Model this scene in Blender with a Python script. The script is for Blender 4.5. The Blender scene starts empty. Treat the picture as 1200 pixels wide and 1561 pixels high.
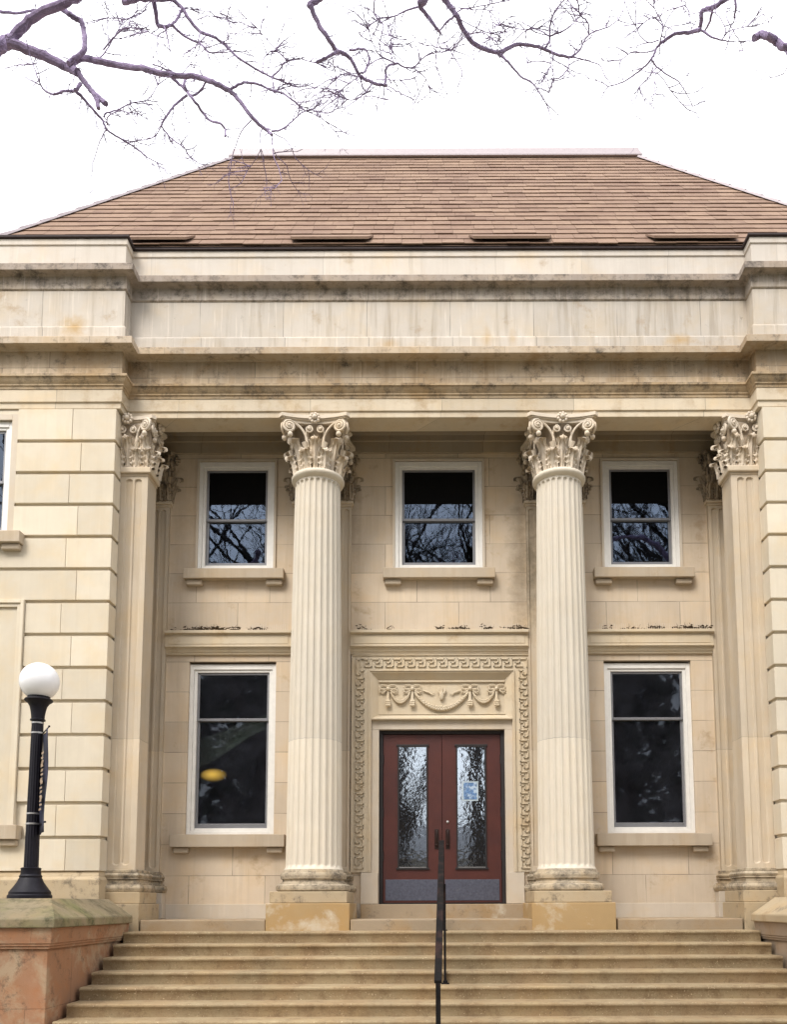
import bpy, math, random
from mathutils import Vector, Matrix, noise
random.seed(7)
sc = bpy.context.scene
C = sc.collection
PI = math.pi

# ------------------------------------------------------------------ camera
F_PX, PITCH, ROLL = 1300.0, math.atan(1300/12500.), -.003
CX, CY = 655.0, 1379 - 1300*math.tan(PITCH)
CAM = Vector((-.16, -13., .2))
RM = Matrix.Rotation(PI/2+PITCH, 3, 'X') @ Matrix.Rotation(ROLL, 3, 'Z')
cd = bpy.data.cameras.new('camera'); cam = bpy.data.objects.new('camera', cd); C.objects.link(cam)
cam.matrix_world = Matrix.Translation(CAM) @ RM.to_4x4()
cd.sensor_fit = 'VERTICAL'; cd.sensor_height = 36; cd.lens = F_PX/1561*36
cd.shift_y = (CY-780.5)/1561; cd.shift_x = -(CX-600)/1561
cd.clip_start = .05; cd.clip_end = 2000
sc.camera = cam
def at(px, py, Y):
    "photo pixel -> world point on the vertical plane y = Y (used to read sizes off the photograph)"
    d = RM @ Vector(((px-CX)/F_PX, -(py-CY)/F_PX, -1.))
    return CAM + d*((Y-CAM.y)/d.y)

# ------------------------------------------------------------------ light
EL, AZ = math.radians(52), math.radians(200)
w = bpy.data.worlds.new("World"); sc.world = w; w.use_nodes = True
nt = w.node_tree; nt.nodes.clear()
out = nt.nodes.new('ShaderNodeOutputWorld'); bg = nt.nodes.new('ShaderNodeBackground')
sky = nt.nodes.new('ShaderNodeTexSky'); sky.sky_type = 'NISHITA'; sky.sun_disc = False
sky.sun_elevation = EL; sky.sun_rotation = AZ; sky.dust_density = 4; sky.air_density = 1.2
hs = nt.nodes.new('ShaderNodeHueSaturation'); hs.inputs['Saturation'].default_value = .45
mx = nt.nodes.new('ShaderNodeMix'); mx.data_type = 'RGBA'; mx.inputs[0].default_value = .72
mx.inputs[7].default_value = (10.4, 10.4, 10.7, 1)       # the even white of the cloud deck
nt.links.new(sky.outputs[0], hs.inputs['Color']); nt.links.new(hs.outputs[0], mx.inputs[6])
# overcast skies are brightest overhead
tcw = nt.nodes.new('ShaderNodeTexCoord'); spw = nt.nodes.new('ShaderNodeSeparateXYZ'); mrw = nt.nodes.new('ShaderNodeMapRange')
nt.links.new(tcw.outputs['Generated'], spw.inputs[0]); nt.links.new(spw.outputs[2], mrw.inputs[0])
for i, v in enumerate((0, .9, .62, 1.5)): mrw.inputs[i+1].default_value = v
vm = nt.nodes.new('ShaderNodeVectorMath'); vm.operation = 'SCALE'
nt.links.new(mx.outputs[2], vm.inputs[0]); nt.links.new(mrw.outputs[0], vm.inputs['Scale'])
nt.links.new(vm.outputs[0], bg.inputs[0]); bg.inputs[1].default_value = .1
nt.links.new(bg.outputs[0], out.inputs[0])
sd = bpy.data.lights.new('sun', 'SUN'); sd.energy = 1.5; sd.angle = math.radians(22); sd.color = (1, .95, .88)
so = bpy.data.objects.new('sun', sd); C.objects.link(so)
SUNDIR = Vector((-.42, -.78, 1.0)).normalized()
so.rotation_euler = SUNDIR.to_track_quat('Z', 'Y').to_euler()
sky.sun_elevation = math.asin(SUNDIR.z); sky.sun_rotation = math.atan2(SUNDIR.x, SUNDIR.y)
sc.view_settings.view_transform = 'Standard'; sc.view_settings.look = 'None'
sc.view_settings.exposure = 1.06; sc.view_settings.gamma = 1

# ------------------------------------------------------------------ mesh helpers
WL = {}
class MB:
    def __init__(s): s.v = []; s.f = []
    def add(s, vs, fs):
        o = len(s.v); s.v += [tuple(x) for x in vs]; s.f += [tuple(i+o for i in f) for f in fs]
    def box(s, x0, x1, y0, y1, z0, z1):
        if x0 > x1: x0, x1 = x1, x0
        if y0 > y1: y0, y1 = y1, y0
        s.add([(x, y, z) for z in (z0, z1) for y in (y0, y1) for x in (x0, x1)],
              [(0, 2, 3, 1), (4, 5, 7, 6), (0, 1, 5, 4), (2, 6, 7, 3), (0, 4, 6, 2), (1, 3, 7, 5)])
        return s
    def frustum(s, r0, r1):
        "two axis-aligned rectangles (x0,x1,y0,y1,z) joined"
        vs = []
        for (x0, x1, y0, y1, z) in (r0, r1): vs += [(x0, y0, z), (x1, y0, z), (x1, y1, z), (x0, y1, z)]
        s.add(vs, [(3, 2, 1, 0), (4, 5, 6, 7), (0, 1, 5, 4), (1, 2, 6, 5), (2, 3, 7, 6), (3, 0, 4, 7)])
        return s
    def lathe(s, prof, cx, cy, n=48, a0=0):
        o = len(s.v)
        for (r, z) in prof:
            for i in range(n):
                a = a0+2*PI*i/n; s.v.append((cx+r*math.cos(a), cy+r*math.sin(a), z))
        for j in range(len(prof)-1):
            for i in range(n):
                k = (i+1) % n; s.f.append((o+j*n+i, o+j*n+k, o+(j+1)*n+k, o+(j+1)*n+i))
        s.f.append(tuple(o+i for i in range(n))[::-1]); s.f.append(tuple(o+(len(prof)-1)*n+i for i in range(n)))
        return s
    def sweep(s, prof, path, closed_ends=True):
        "prof: list of (d, z), d outward; path: plan points, outward is to the right of travel"
        o = len(s.v); m = len(prof); P = [Vector(p) for p in path]
        for i, p in enumerate(P):
            ns = []
            if i > 0: e = (P[i]-P[i-1]).normalized(); ns.append(Vector((e.y, -e.x)))
            if i < len(P)-1: e = (P[i+1]-P[i]).normalized(); ns.append(Vector((e.y, -e.x)))
            if len(ns) == 2: q = ns[0]+ns[1]; q = q/(q.dot(ns[0]))
            else: q = ns[0]
            for (d, z) in prof: s.v.append((p.x+q.x*d, p.y+q.y*d, z))
        for i in range(len(P)-1):
            for j in range(m-1):
                a = o+i*m+j; s.f.append((a, a+m, a+m+1, a+1))
        if closed_ends:
            s.f.append(tuple(o+j for j in range(m))); s.f.append(tuple(o+(len(P)-1)*m+j for j in range(m))[::-1])
        return s
    def tube(s, pts, rad, n=6, cap=True):
        P = [Vector(p) for p in pts]; k = len(P)
        if k < 2: return s
        R = rad if isinstance(rad, (list, tuple)) else [rad]*k
        o = len(s.v); t = (P[1]-P[0]).normalized()
        u = t.orthogonal().normalized()
        for i in range(k):
            t2 = (P[min(i+1, k-1)]-P[max(i-1, 0)])
            t2 = t2.normalized() if t2.length > 1e-9 else t
            q = t.rotation_difference(t2); u = q @ u; t = t2
            u = (u-t*u.dot(t)).normalized(); v = t.cross(u)
            for j in range(n):
                a = 2*PI*j/n; s.v.append(tuple(P[i]+(u*math.cos(a)+v*math.sin(a))*R[i]))
        for i in range(k-1):
            for j in range(n):
                l = (j+1) % n; s.f.append((o+i*n+j, o+i*n+l, o+(i+1)*n+l, o+(i+1)*n+j))
        if cap:
            s.f.append(tuple(o+j for j in range(n))[::-1]); s.f.append(tuple(o+(k-1)*n+j for j in range(n)))
        return s
    def ball(s, c, r, sx=1, sy=1, sz=1, n=10):
        prof = []; o = len(s.v); m = max(4, n//2)
        for j in range(m+1):
            a = PI*j/m
            for i in range(n):
                b = 2*PI*i/n
                s.v.append((c[0]+sx*r*math.sin(a)*math.cos(b), c[1]+sy*r*math.sin(a)*math.sin(b), c[2]-sz*r*math.cos(a)))
        for j in range(m):
            for i in range(n):
                k = (i+1) % n; s.f.append((o+j*n+i, o+j*n+k, o+(j+1)*n+k, o+(j+1)*n+i))
        return s
    def grid(s, rows, flip=False):
        o = len(s.v); m = len(rows[0])
        for r in rows: s.v += [tuple(x) for x in r]
        for j in range(len(rows)-1):
            for i in range(m-1):
                a = o+j*m+i; f = (a, a+1, a+m+1, a+m); s.f.append(f[::-1] if flip else f)
        return s
    def build(s, name, m, parent=None, smooth=False, bevel=0, angle=35):
        xs, ys, zs = zip(*s.v)
        org = Vector(((min(xs)+max(xs))/2, (min(ys)+max(ys))/2, min(zs)))
        me = bpy.data.meshes.new(name)
        me.from_pydata([(x-org.x, y-org.y, z-org.z) for x, y, z in s.v], [], s.f); me.update()
        if smooth:
            me.shade_smooth()
            try: me.set_sharp_from_angle(angle=math.radians(angle))
            except Exception: pass
        me.materials.append(m)
        o = bpy.data.objects.new(name, me); C.objects.link(o)
        WL[o.name] = org
        if parent:
            o.parent = parent; o.location = org - WL[parent.name]
        else: o.location = org
        if bevel:
            b = o.modifiers.new('bevel', 'BEVEL'); b.width = bevel; b.segments = 2; b.limit_method = 'ANGLE'
            b.angle_limit = math.radians(40)
        return o
def thing(name, loc, label, cat, group=None):
    o = bpy.data.objects.new(name, None); C.objects.link(o); o.location = loc; o.empty_display_size = .3
    WL[o.name] = Vector(loc); return tag(o, label, cat, group)
def tag(o, label, cat, group=None, kind=None):
    o['label'] = label; o['category'] = cat
    if group: o['group'] = group
    if kind: o['kind'] = kind
    return o

# ------------------------------------------------------------------ materials
def mat(name):
    m = bpy.data.materials.new(name); m.use_nodes = True; t = m.node_tree
    b = t.nodes['Principled BSDF']; return m, t, b
def N(t, k, **kw):
    n = t.nodes.new(k)
    for a, b in kw.items(): setattr(n, a, b)
    return n
def math_(t, op, a, b=None, clamp=False):
    n = N(t, 'ShaderNodeMath', operation=op); n.use_clamp = clamp
    for i, x in enumerate((a, b)):
        if x is None: continue
        if isinstance(x, (int, float)): n.inputs[i].default_value = x
        else: t.links.new(x, n.inputs[i])
    return n.outputs[0]
def mixc(t, fac, a, b, mode='MIX'):
    n = N(t, 'ShaderNodeMix', data_type='RGBA', blend_type=mode)
    for i, x in ((0, fac), (6, a), (7, b)):
        if isinstance(x, (int, float)): n.inputs[i].default_value = x
        elif isinstance(x, tuple): n.inputs[i].default_value = (*x[:3], 1)
        else: t.links.new(x, n.inputs[i])
    return n.outputs[2]
def noise_(t, vec, scale, detail=5, rough=.55, dist=0, sv=None):
    if sv:
        mp = N(t, 'ShaderNodeMapping'); t.links.new(vec, mp.inputs[0]); mp.inputs['Scale'].default_value = sv; vec = mp.outputs[0]
    n = N(t, 'ShaderNodeTexNoise'); n.inputs['Scale'].default_value = scale
    n.inputs['Detail'].default_value = detail; n.inputs['Roughness'].default_value = rough
    n.inputs['Distortion'].default_value = dist; t.links.new(vec, n.inputs['Vector']); return n.outputs[0]
def ramp(t, x, a, b, lo=0., hi=1.):
    n = N(t, 'ShaderNodeMapRange'); t.links.new(x, n.inputs[0])
    for i, v in enumerate((a, b, lo, hi)): n.inputs[i+1].default_value = v
    n.clamp = True; return n.outputs[0]
def stone(name, c, var=.10, block=None, stain=None, soot=0, streak=.12, warm=0, bump=.25, rough=.85, specks=None, patch=None, joint=.5, sootc=(.045,.04,.035), stainc=(.30,.19,.085), bv=0, island=0, spots=()):
    """weathered limestone. block=(width,height,z0,xoff,mortar): ashlar joints. soot: lichen/soot patches amount.
    stain: rust/ochre patches amount. streak: vertical rain streaks. patch=(colour, amount)"""
    m, t, b = mat(name)
    geo = N(t, 'ShaderNodeNewGeometry'); P = geo.outputs['Position']
    big = noise_(t, P, .9, 4); mid = noise_(t, P, 5, 6, .6); fine = noise_(t, P, 60, 3, .6)
    col = mixc(t, ramp(t, big, .3, .7), tuple(x*(1-var) for x in c), tuple(x*(1+var*.7) for x in c))
    warmc = (c[0]*1.02, c[1]*.90, c[2]*.70)
    col = mixc(t, ramp(t, noise_(t, P, 1.9, 6, .62, .3), .46, .70, 0, .55+warm), col, warmc)
    col = mixc(t, ramp(t, mid, .35, .68, 0, .22), col, tuple(x*.80 for x in c))
    h = math_(t, 'ADD', math_(t, 'MULTIPLY', mid, .5), math_(t, 'MULTIPLY', fine, .35))
    if streak:
        s1 = noise_(t, P, 1, 6, .6, .2, (9, 9, .55)); s2 = noise_(t, P, 1, 4, .6, .2, (26, 26, 1.2))
        col = mixc(t, ramp(t, s1, .50, .74, 0, streak*3.2), col, tuple(x*f for x, f in zip(c, (.66, .62, .56))))
        col = mixc(t, ramp(t, s2, .58, .74, 0, streak*3), col, tuple(min(1, x*1.25) for x in c))
    if block:
        bw, bh, z0, xo, mo = block
        sp = N(t, 'ShaderNodeSeparateXYZ'); t.links.new(P, sp.inputs[0])
        hx = math_(t, 'ADD', math_(t, 'ADD', sp.outputs[0], sp.outputs[1]), xo+40*bw)
        hz = math_(t, 'ADD', sp.outputs[2], -z0+40*bh)
        cb = N(t, 'ShaderNodeCombineXYZ'); t.links.new(hx, cb.inputs[0]); t.links.new(hz, cb.inputs[1])
        br = N(t, 'ShaderNodeTexBrick'); t.links.new(cb.outputs[0], br.inputs['Vector'])
        br.inputs['Scale'].default_value = 1; br.inputs['Mortar Size'].default_value = mo
        br.inputs['Mortar Smooth'].default_value = .35; br.inputs['Brick Width'].default_value = bw
        br.inputs['Row Height'].default_value = bh; br.offset = .43; br.squash = 1.0
        br.inputs['Color1'].default_value = (.84-bv, .84-bv*1.1, .84-bv*1.3, 1); br.inputs['Color2'].default_value = (1.12+bv*.3, 1.10+bv*.3, 1.06+bv*.3, 1)
        br.inputs['Mortar'].default_value = (1, 1, 1, 1); br.inputs['Bias'].default_value = 0
        col = mixc(t, .62, col, br.outputs['Color'], 'MULTIPLY')
        jf = math_(t, 'MULTIPLY', br.outputs['Fac'], ramp(t, noise_(t, P, 2.3, 3), .35, .6, joint*.35, joint))
        col = mixc(t, jf, col, tuple(x*.40 for x in c))
        h = math_(t, 'SUBTRACT', h, math_(t, 'MULTIPLY', br.outputs['Fac'], 1.3))
    if island:
        isl = ramp(t, geo.outputs['Random Per Island'], 0, 1, 1-island, 1+island*.6)
        n_ = N(t, 'ShaderNodeVectorMath', operation='SCALE'); t.links.new(col, n_.inputs[0]); t.links.new(isl, n_.inputs['Scale']); col = n_.outputs[0]
    for (x0, z0_, rx, rz, sc_, am) in spots:
        s2_ = N(t, 'ShaderNodeSeparateXYZ'); t.links.new(P, s2_.inputs[0])
        ax = math_(t, 'POWER', math_(t, 'MULTIPLY', math_(t, 'ADD', s2_.outputs[0], -x0), 1/rx), 2); az = math_(t, 'POWER', math_(t, 'MULTIPLY', math_(t, 'ADD', s2_.outputs[2], -z0_), 1/rz), 2)
        d_ = math_(t, 'ADD', math_(t, 'SQRT', math_(t, 'ADD', math_(t, 'ABSOLUTE', ax), math_(t, 'ABSOLUTE', az))), math_(t, 'MULTIPLY', noise_(t, P, 6, 6, .7), 1.6))
        col = mixc(t, ramp(t, d_, .9, 1.9, am, 0), col, sc_)
    if patch:
        col = mixc(t, ramp(t, noise_(t, P, 1.7, 8, .66, .2), .62-patch[1]*.3, .70-patch[1]*.2, 0, .85), col, patch[0])
    if stain:
        col = mixc(t, ramp(t, noise_(t, P, 2.0, 9, .70, .15), .60-stain*.3, .76-stain*.15, 0, .7), col, stainc)
    if soot:
        sn = noise_(t, P, 4.5, 14, .80, .1)
        col = mixc(t, ramp(t, sn, .64-soot*.32, .76-soot*.22, 0, .88), col, sootc)
    if specks:
        g1 = noise_(t, P, specks[0], 2, .5); keep = ramp(t, noise_(t, P, 2.2, 3), .38, .60, .25, 1)
        col = mixc(t, math_(t, 'MULTIPLY', ramp(t, g1, .66, .72, 0, .9), keep), col, specks[1])
        col = mixc(t, ramp(t, noise_(t, P, specks[0]*.7, 3, .6), .60, .72, 0, .6), col, tuple(x*.5 for x in c))
    t.links.new(col, b.inputs['Base Color']); b.inputs['Roughness'].default_value = rough
    b.inputs['Specular IOR Level'].default_value = .25
    bp = N(t, 'ShaderNodeBump'); bp.inputs['Strength'].default_value = bump; bp.inputs['Distance'].default_value = .012
    t.links.new(h, bp.inputs['Height']); t.links.new(bp.outputs[0], b.inputs['Normal'])
    return m
def plain(name, c, rough=.5, metal=0, var=.15, scale=12, spec=.5, bump=0, c2=None, th=(.45, .65)):
    m, t, b = mat(name); geo = N(t, 'ShaderNodeNewGeometry'); P = geo.outputs['Position']
    n = noise_(t, P, scale, 6, .6)
    col = mixc(t, ramp(t, n, .3, .7), tuple(x*(1-var) for x in c), tuple(x*(1+var) for x in c))
    if c2: col = mixc(t, ramp(t, noise_(t, P, scale*.6, 7, .65), th[0], th[1], 0, .9), col, c2)
    t.links.new(col, b.inputs['Base Color']); b.inputs['Roughness'].default_value = rough
    b.inputs['Metallic'].default_value = metal; b.inputs['Specular IOR Level'].default_value = spec
    if bump:
        bp = N(t, 'ShaderNodeBump'); bp.inputs['Strength'].default_value = bump; bp.inputs['Distance'].default_value = .01
        t.links.new(noise_(t, P, scale*4, 5), bp.inputs['Height']); t.links.new(bp.outputs[0], b.inputs['Normal'])
    return m
def glass(name, ior, tint=(.8, .88, 1.), trans=(.55, .58, .6), wob=.0, wscale=2.2, base=0., dust=0, blur=0):
    m, t, b = mat(name); t.nodes.remove(b)
    o = t.nodes['Material Output']; fr = N(t, 'ShaderNodeFresnel'); fr.inputs['IOR'].default_value = ior
    g = N(t, 'ShaderNodeBsdfGlossy'); g.inputs['Roughness'].default_value = .015; g.inputs['Color'].default_value = (*tint, 1)
    if blur:
        tr = N(t, 'ShaderNodeBsdfRefraction'); tr.inputs['IOR'].default_value = 1.01; tr.inputs['Roughness'].default_value = blur
    else: tr = N(t, 'ShaderNodeBsdfTransparent')
    tr.inputs['Color'].default_value = (*trans, 1)
    mxs = N(t, 'ShaderNodeMixShader')
    fac = math_(t, 'ADD', fr.outputs[0], base, True)
    t.links.new(fac, mxs.inputs[0]); t.links.new(tr.outputs[0], mxs.inputs[1]); t.links.new(g.outputs[0], mxs.inputs[2])
    if wob:
        geo = N(t, 'ShaderNodeNewGeometry')
        bp = N(t, 'ShaderNodeBump'); bp.inputs['Strength'].default_value = wob; bp.inputs['Distance'].default_value = .02
        t.links.new(noise_(t, geo.outputs['Position'], wscale, 3, .5), bp.inputs['Height'])
        t.links.new(bp.outputs[0], g.inputs['Normal'])
    if dust:
        df = N(t, 'ShaderNodeBsdfDiffuse'); df.inputs['Color'].default_value = (.34, .36, .46, 1); m2 = N(t, 'ShaderNodeMixShader')
        geo = N(t, 'ShaderNodeNewGeometry'); t.links.new(ramp(t, noise_(t, geo.outputs['Position'], 2.4, 8, .7), .35, .75, dust*.4, dust*1.8), m2.inputs[0])
        t.links.new(mxs.outputs[0], m2.inputs[1]); t.links.new(df.outputs[0], m2.inputs[2]); mxs = m2
    t.links.new(mxs.outputs[0], o.inputs[0]); return m
M = {}
M['wall'] = stone('ashlar_limestone', (.60, .50, .385), .10, (1.16, .4765, .645, .35, .007), stain=.06, streak=.10, joint=.85, spots=[(1.30, 5.5, .22, 1.3, (.20, .155, .10), .75), (-1.38, 6.3, .16, .8, (.22, .17, .12), .5), (4.1, 6.4, .25, 1.0, (.30, .22, .14), .35), (-4.1, 6.4, .25, 1.0, (.30, .22, .14), .35)])
M['wallplain'] = stone('wall_limestone', (.56, .49, .40), .08, streak=.08)
M['block'] = stone('cream_limestone', (.62, .55, .435), .07, streak=.05, bump=.2, island=.10)
M['column'] = stone('pale_column_limestone', (.63, .575, .485), .05, (50, 3.9, 2.56, 0, .006), streak=.08, bump=.15, joint=.6, warm=-.35)
M['anta'] = stone('pilaster_limestone', (.57, .485, .375), .08, (50, 3.9, 2.56, 0, .006), streak=.12, bump=.2, spots=[(1.45, 5.6, .3, 1.2, (.12, .095, .06), .8)])
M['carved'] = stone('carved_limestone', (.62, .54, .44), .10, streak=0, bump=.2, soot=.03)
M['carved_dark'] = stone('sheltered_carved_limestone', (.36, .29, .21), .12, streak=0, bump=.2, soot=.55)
M['bell'] = stone('shaded_capital_bell', (.33, .265, .195), .15, streak=0, bump=.3, soot=.35)  # stone darkened: the shade between the leaves is put into the colour
M['arch'] = stone('architrave_limestone', (.56, .485, .375), .09, (1.95, 9, -1, .2, .006), stain=.22, bv=.05, streak=.08, joint=.8)
M['frieze'] = stone('stained_frieze_limestone', (.47, .385, .285), .16, (1.6, 9, -1, .6, .007), stain=.42, soot=.36, streak=.3, joint=.95, bv=.16)
M['mould'] = stone('weathered_moulding_limestone', (.42, .33, .225), .14, (1.6, 9, -1, .1, .006), stain=.45, soot=.50, streak=.1, bv=.08)
M['cornice'] = stone('cornice_limestone', (.48, .40, .31), .14, (1.25, 9, -1, .3, .007), stain=.36, soot=.36, streak=.15, bv=.1)
OR = (.42, .27, .10)
M['attic'] = stone('attic_limestone', (.53, .485, .43), .09, (1.25, 9, -1, .9, .006), stain=.06, soot=.05, streak=.30, joint=.9, bv=.05,
                   spots=[(-5.35, 8.62, .22, .20, OR, .75), (3.6, 8.55, .24, .13, OR, .7), (-.75, 8.5, .16, .10, OR, .5), (.72, 8.6, .09, .22, OR, .45), (1.1, 8.6, .08, .2, OR, .4)])
M['attic_band'] = stone('sooty_attic_band', (.42, .37, .32), .12, (1.25, 9, -1, .9, .006), soot=.50, streak=.4, joint=.9)
M['attic_cornice'] = stone('grey_cornice_limestone', (.36, .305, .26), .16, (1.25, 9, -1, .5, .006), soot=.50, streak=.2)
M['parapet'] = stone('parapet_limestone', (.60, .55, .49), .07, (1.3, 9, -1, .2, .005), stain=.05, soot=.04, streak=.10)
M['sill'] = stone('sill_limestone', (.45, .375, .285), .08, stain=.05, soot=.05, streak=.1)
M['surround'] = stone('door_surround_limestone', (.57, .485, .36), .07, streak=.05, stain=.05)
M['basem'] = stone('lichened_base_limestone', (.48, .40, .29), .1, soot=.56, stain=.1, streak=0, bump=.6)
M['plinth'] = stone('ochre_sandstone', (.40, .275, .135), .14, streak=0, stain=.1, patch=((.54, .47, .36), .30), bump=.35, stainc=(.42, .26, .10))
M['die'] = stone('tan_sandstone', (.44, .35, .23), .12, streak=0, soot=.32, stain=.1, bump=.4)
M['step'] = stone('worn_step_stone', (.34, .265, .16), .2, streak=0, stain=.5, soot=.5, bump=.9, specks=(55, (.66, .54, .36)), sootc=(.20, .135, .075), stainc=(.30, .20, .11))
M['landing'] = stone('landing_stone', (.34, .265, .18), .14, streak=0, stain=.35, soot=.25, bump=.5, sootc=(.13, .10, .07), patch=((.5, .45, .36), .03))
M['red'] = stone('red_sandstone', (.31, .17, .10), .2, streak=.06, stain=.20, bump=.4, patch=((.38, .285, .185), .30), soot=.32, stainc=(.36, .145, .06), block=(1.5, .62, -.9, .72, .006), joint=.6)
M['ped2'] = stone('greyish_tan_sandstone', (.36, .275, .20), .14, streak=.05, stain=.25, soot=.2, bump=.4, block=(1.5, .62, -.9, .72, .006), joint=.6)
M['coping'] = stone('mossy_coping_stone', (.27, .22, .14), .25, streak=0, stain=.40, soot=.50, bump=.6, stainc=(.15, .16, .055), sootc=(.06, .06, .03))
M['white'] = plain('white_window_paint', (.70, .68, .64), .45, var=.05)
M['grey'] = plain('grey_sash_aluminium', (.20, .20, .21), .4, .3, var=.06)
M['black'] = plain('black_iron_paint', (.007, .006, .011), .5, .0, var=.3, scale=25, bump=.15, spec=.25)
M['steel'] = plain('steel_strap', (.42, .41, .40), .4, .7)
M['rail'] = plain('worn_black_rail', (.008, .007, .007), .75, 0, var=.3, spec=.15, c2=(.06, .03, .025), th=(.5, .8), scale=9)
M['globe'] = plain('white_globe_plastic', (.86, .86, .88), .25, var=.01)
M['doorwood'] = plain('red_brown_door', (.068, .015, .010), .45, var=.14, scale=3.5, c2=(.05, .013, .012), th=(.45, .75))
M['doorframe'] = plain('dark_door_frame', (.012, .008, .008), .6)
M['kick'] = plain('blue_grey_kick_plate', (.10, .105, .14), .45, .5, var=.2, scale=30, c2=(.20, .20, .22), th=(.60, .72))
M['handle'] = plain('dark_bronze_handle', (.03, .015, .012), .35, .4)
M['gutter'] = plain('dark_gutter_metal', (.030, .018, .018), .8, var=.3)
M['ridge'] = plain('pale_ridge_metal', (.36, .31, .325), .5, 0, var=.08)
M['dark'] = plain('dark_interior', (.025, .024, .026), .9)
M['warmdark'] = plain('reddish_interior', (.05, .022, .022), .9)
M['dark_refl'] = plain('dark_reflection', (.002, .002, .002), .7, spec=.1)  # matte black standing in for a dark reflection in the glass
M['glassup'] = glass('upper_window_glass', 1.85, (.62, .76, 1.), wob=.04)
M['glasslow'] = glass('lower_window_glass', 1.5, (.75, .85, 1.), (.7, .7, .7), wob=.05, dust=.028, blur=.45)
M['glassdoor'] = glass('door_glass', 2.3, (.80, .90, 1.), (.5, .5, .5), wob=.05, wscale=15, base=.42)
M['bark'] = plain('grey_purple_bark', (.27, .215, .33), .9, var=.35, scale=14, bump=.9, spec=.1)
M['twig'] = plain('purple_twig_bark', (.235, .185, .285), .9, var=.2, scale=10, spec=.1)
M['darkbark'] = plain('dark_bark', (.05, .04, .035), .9, var=.3, scale=8, bump=.6, spec=.1)

# ================================================================== the building
B = thing('stone_building', (0, 0, -1.6), 'cream limestone building with columned portico, carved doorway and brown shingle hip roof', 'building')
HX = 4.68                      # inner face of the projecting wings
Z_BEAM = 7.37

# ---- portico wall with openings
def wall_cells(mb, x0, x1, z0, z1, holes, y0, y1):
    xs = sorted({x0, x1, *[h[0] for h in holes], *[h[1] for h in holes]}); xs = [x for x in xs if x0 <= x <= x1]
    zs = sorted({z0, z1, *[h[2] for h in holes], *[h[3] for h in holes]}); zs = [z for z in zs if z0 <= z <= z1]
    solid = {}
    for i in range(len(xs)-1):
        for j in range(len(zs)-1):
            cx, cz = (xs[i]+xs[i+1])/2, (zs[j]+zs[j+1])/2
            solid[i, j] = not any(h[0] < cx < h[1] and h[2] < cz < h[3] for h in holes)
    for (i, j), s in solid.items():
        if not s: continue
        a, b, c, d = xs[i], xs[i+1], zs[j], zs[j+1]
        mb.add([(a, y0, c), (b, y0, c), (b, y0, d), (a, y0, d)], [(0, 1, 2, 3)])
        mb.add([(a, y1, c), (b, y1, c), (b, y1, d), (a, y1, d)], [(3, 2, 1, 0)])
        for (di, dj, q) in ((-1, 0, [(a, y0, c), (a, y0, d), (a, y1, d), (a, y1, c)]), (1, 0, [(b, y0, d), (b, y0, c), (b, y1, c), (b, y1, d)]),
                            (0, -1, [(b, y0, c), (a, y0, c), (a, y1, c), (b, y1, c)]), (0, 1, [(a, y0, d), (b, y0, d), (b, y1, d), (a, y1, d)])):
            if not solid.get((i+di, j+dj), False): mb.add(q, [(0, 1, 2, 3)])
DX = .035
UPW = [(-3.22, .60), (0.0, .695), (3.22, .60)]     # centre, half width of the stone opening
LOW = [(-3.23, .68), (3.25, .68)]
UZ, LZ = (5.45, 7.26), (1.27, 3.985)
holes = [(c-h, c+h, *UZ) for c, h in UPW] + [(c-h, c+h, *LZ) for c, h in LOW] + [(DX-1.092, DX+1.092, .0, 3.80)]
mb = MB(); wall_cells(mb, -HX-.3, HX+.3, -.3, 9.9, holes, 0, .4); mb.build('portico_wall', M['wall'], B)
# base courses a little proud, between the pilasters
for a, b in ((-4.3, -2.32), (-1.38, DX-1.235), (DX+1.235, 1.38), (2.32, 4.3)):
    MB().box(a, b, -.018, .01, -.02, .215).build('base_course', M['wallplain'], B, bevel=.004)

# ---- portico ceiling, wall architrave, front beam
mb = MB(); mb.box(-HX, HX, -1.0, 0.0, 7.86, 7.95); mb.build('portico_ceiling', M['wallplain'], B)
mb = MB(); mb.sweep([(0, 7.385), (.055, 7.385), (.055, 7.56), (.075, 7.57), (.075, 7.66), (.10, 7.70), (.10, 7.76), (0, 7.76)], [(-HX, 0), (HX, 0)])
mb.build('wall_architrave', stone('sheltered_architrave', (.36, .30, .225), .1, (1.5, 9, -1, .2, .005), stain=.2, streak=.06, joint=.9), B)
Y0 = -1.06; STEP = .25
path = [(-12.5, Y0-STEP), (-4.63, Y0-STEP), (-4.63, Y0), (4.63, Y0), (4.63, Y0-STEP), (12.5, Y0-STEP)]
mb = MB(); mb.sweep([(-.38, 7.90), (-.38, Z_BEAM), (0, Z_BEAM), (0, 7.46), (.022, 7.463), (.022, 7.655), (-.1, 7.66)], path)
arch = mb.build('architrave', M['arch'], B, bevel=.006)
mb = MB(); mb.sweep([(-.05, 7.652), (.03, 7.652), (.035, 7.69), (.05, 7.70), (.05, 7.72), (.062, 7.735), (.085, 7.765), (.10, 7.80), (.115, 7.805), (.115, 7.84), (-.05, 7.86)], path)
mb.build('architrave_moulding', M['mould'], B, smooth=True, angle=25)
mb = MB(); mb.sweep([(-.08, 7.84), (0, 7.84), (0, 8.26), (-.08, 8.26)], path); mb.build('frieze', M['frieze'], B)
mb = MB(); mb.sweep([(-.08, 8.25), (.02, 8.25), (.03, 8.262), (.17, 8.262), (.175, 8.245), (.205, 8.245), (.205, 8.348), (.20, 8.352), (.05, 8.385), (-.08, 8.39)], path)
mb.build('cornice', M['cornice'], B, bevel=.004)
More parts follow.
